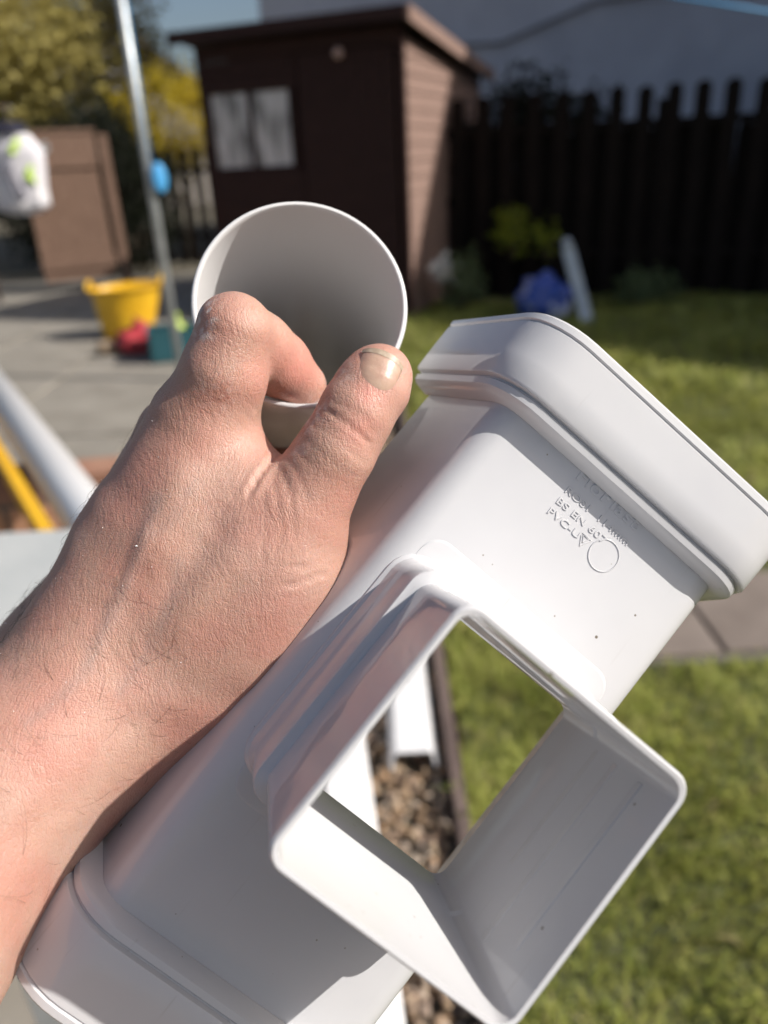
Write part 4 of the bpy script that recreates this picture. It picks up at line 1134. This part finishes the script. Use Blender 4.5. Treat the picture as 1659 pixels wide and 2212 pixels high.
    for x, y, r, a in ((798, 850, 32, .65), (765, 925, 45, .35), (640, 800, 60, .65), (620, 850, 50, .5), (560, 800, 40, .3), (480, 720, 50, .25), (590, 1130, 110, .25), (440, 930, 80, .18), (120, 1520, 110, .30), (90, 1640, 90, .25), (560, 960, 50, .3), (300, 1200, 90, .15)):
        blob(x, y, r, 0, a)
    for x, y, r, a in ((445, 680, 26, 1), (440, 715, 24, .9), (455, 655, 18, .6), (685, 885, 22, .9), (664, 912, 18, .8), (655, 935, 14, .6), (735, 800, 30, .5), (470, 850, 40, .25), (640, 975, 20, .4)):
        blob(x, y, r, 2, a)
    for pts, wd_, am in (([(190, 1440), (260, 1290), (310, 1180), (345, 1080)], 15, .50), ([(255, 1500), (330, 1390), (372, 1300), (384, 1210)], 13, .38), ([(310, 1180), (380, 1120), (420, 1040)], 11, .32), ([(60, 1560), (140, 1500), (190, 1440)], 16, .40)):
        d_, t_ = polydist(Q, pts); tone[:, 1] = np.maximum(tone[:, 1], am * np.exp(-(d_ / wd_) ** 2) * (Nn[:, 2] > 0))
    vc = me.color_attributes.new('tone', 'FLOAT_COLOR', 'POINT'); vc.data.foreach_set('color', tone.ravel())
    me.materials.append(SKIN)
    o = bpy.data.objects.new('hand', me); COL.objects.link(o); o.matrix_world = CAM
    sb = o.modifiers.new('smooth', 'SUBSURF'); sb.levels = 1; sb.render_levels = 1
    tag(o, 'bare left hand and forearm gripping the white round pipe', 'hand')
    # ------------------------------------------------ thumb nail
    def hit(px, py, d0=.19):
        dr = np.stack([(px - CX) / F, -(py - CY) / F, -np.ones_like(px)], -1)
        t_ = np.full(px.shape, d0)
        for _ in range(60): t_ = t_ + np.clip(sdf(dr * t_[..., None]), -.002, .01) * .85
        return dr * t_[..., None]
    nu, nv = 19, 17
    u = np.linspace(0, 1, nu)[None, :]; v = np.linspace(0, 1, nv)[:, None]
    # v=0 cuticle, v=1 free edge ; u=0 left, u=1 right
    A_ = np.array([760, 807.]); B_ = np.array([851, 858.]); C_ = np.array([784, 755.]); D_ = np.array([871, 792.])
    Pq = (A_ * (1 - u[..., None]) + B_ * u[..., None]) * (1 - v[..., None]) + (C_ * (1 - u[..., None]) + D_ * u[..., None]) * v[..., None]
    axis = (C_ + D_ - A_ - B_) / 2
    bow = (1 - (2 * u - 1) ** 2)[..., None]
    Pq = Pq + axis * bow * (.22 * v[..., None] ** 2 - .10 * (1 - v[..., None]) ** 2)
    kk = 10                                                       # rows that lie on flesh; the free edge runs on past it
    S_ = np.zeros((nv, nu, 3)); S_[:kk] = hit(Pq[:kk, :, 0], Pq[:kk, :, 1])
    stp = (S_[kk - 1] - S_[kk - 4]) / 3
    for j_ in range(kk, nv): S_[j_] = S_[j_ - 1] + stp * (1 + .02 * (1 - (2 * u[0] - 1) ** 2)[:, None] * (j_ - kk)) + np.array([0, 0, -.00004]) * (j_ - kk)
    Gn = grad(S_); Gn[kk:] = Gn[kk - 1]
    n0 = Gn.mean((0, 1)); n0 /= np.linalg.norm(n0)
    cen = S_.mean((0, 1))
    # flatten the plate along the thumb, keep its cross curve
    lift = .00018 * np.ones((nv, nu)) - .0006 * (np.abs(2 * u - 1) ** 4) - .0006 * ((1 - v) ** 6) + .0006 * v ** 3
    S1 = S_ + Gn * lift[..., None]
    S2 = S1 - Gn * .0006
    Vn = np.concatenate([S1.reshape(-1, 3), S2.reshape(-1, 3)]); m_ = nu * nv
    Fn = []
    for j in range(nv - 1):
        for i in range(nu - 1):
            a = j * nu + i; Fn.append((a, a + 1, a + nu + 1, a + nu)); Fn.append((m_ + a, m_ + a + nu, m_ + a + nu + 1, m_ + a + 1))
    ring = [i for i in range(nu)] + [j * nu + nu - 1 for j in range(1, nv)] + [(nv - 1) * nu + i for i in range(nu - 2, -1, -1)] + [j * nu for j in range(nv - 2, 0, -1)]
    for a, b in zip(ring, ring[1:] + ring[:1]): Fn.append((a, m_ + a, m_ + b, b))
    NAIL = mat('nail', (.44, .265, .20), .36, (.52, .35, .265), 160, .25, 900, spec=.55, sss=.2, stretch=(1, 1, 1))
    nm = mesh_obj('thumbnail', Vn, Fn, NAIL, o, True)
    bm = bmesh.new(); bm.from_mesh(nm.data); bmesh.ops.recalc_face_normals(bm, faces=bm.faces); bm.to_mesh(nm.data); bm.free()
    # pale free edge
    k = nv - 3
    E1 = (S_ + Gn * (lift + .0001)[..., None])[k:]; 
    Ve = E1.reshape(-1, 3); Fe = [(j * nu + i, j * nu + i + 1, (j + 1) * nu + i + 1, (j + 1) * nu + i) for j in range(nv - k - 1) for i in range(nu - 1)]
    Ve2 = np.concatenate([Ve, Ve - n0 * .0004]); q = len(Ve); Fe = Fe + [tuple(x + q for x in f[::-1]) for f in Fe]
    mesh_obj('nail_edge', Ve2, Fe, mat('nail_edge', (.46, .37, .28), .45, (.34, .25, .18), 500), nm, True)
    # ------------------------------------------------ hairs and flecks of white dust on the skin
    HV = []; HF = []
    def strand(p, nrm, dr, ln, r):
        nonlocal HV, HF
        pts = []; cur = dr + rng.normal(size=3) * .25
        for k in range(7):
            f = k / 6; pts.append(p - nrm * .0004 + dr * ln * f + nrm * ln * (.40 * f - .36 * f * f) + np.cross(nrm, dr) * ln * .6 * f * f * cur[0])
        b0 = len(HV); v_, f_ = tube_vf(pts, [r * (1 - .8 * k / 6) for k in range(7)], 3, False)
        HV += v_; HF += [tuple(b0 + i for i in q_) for q_ in f_]
    ok = np.where((Nn[:, 2] > -.15) & near)[0]
    Qx, Qy = Q[ok, 0], Q[ok, 1]
    along = (Qx * .62 - Qy * .78); across = (Qx * .78 + Qy * .62)
    arm = np.array([-.55, .1, .0])
    wgt = np.where((Qy > 1300) & (Qx < 420), 1.0, 0) * np.where(Qx > -60, 1, .2) + np.where((Qx < 330) & (Qy > 950) & (Nn[ok, 2] < .35), 1.3, 0)
    wgt = wgt * np.clip((1750 - Qy) / 300, .15, 1)
    pk = rng.choice(ok, 420, p=wgt / wgt.sum(), replace=False)
    for i in pk:
        nrm = Nn[i]; d0 = np.array([-.45, .25, 0]) + rng.normal(size=3) * .28
        d0 -= nrm * (d0 @ nrm); d0 /= np.linalg.norm(d0)
        strand(V[i], nrm, d0, rng.uniform(.005, .014), rng.uniform(.000035, .000065))
    hr = mesh_obj('hair', HV, HF, mat('arm_hair', (.10, .06, .04), .5), o, True); hr['kind'] = 'stuff'
    w2 = np.where((Qy > 900) & (Qy < 1560) & (Qx < 480) & (Qx > 0), 1.0, .02) * (Nn[ok, 2] > .1)
    pk = rng.choice(ok, 90, p=w2 / w2.sum(), replace=False)
    SV = []; SF = []
    for i in pk:
        s_ = rng.uniform(.00010, .00030) * (1.6 if rng.random() < .1 else 1); b0 = len(SV); A3 = rng.normal(size=(4, 3)); A3 /= np.linalg.norm(A3, axis=1)[:, None]
        SV += [V[i] + Nn[i] * .0001 + a_ * s_ for a_ in A3]; SF += [(b0, b0 + 1, b0 + 2), (b0, b0 + 2, b0 + 3), (b0, b0 + 3, b0 + 1), (b0 + 1, b0 + 3, b0 + 2)]
    ds = mesh_obj('dust_flecks', SV, SF, mat('dust', (.8, .8, .8), .5), o); ds['kind'] = 'stuff'
hand()
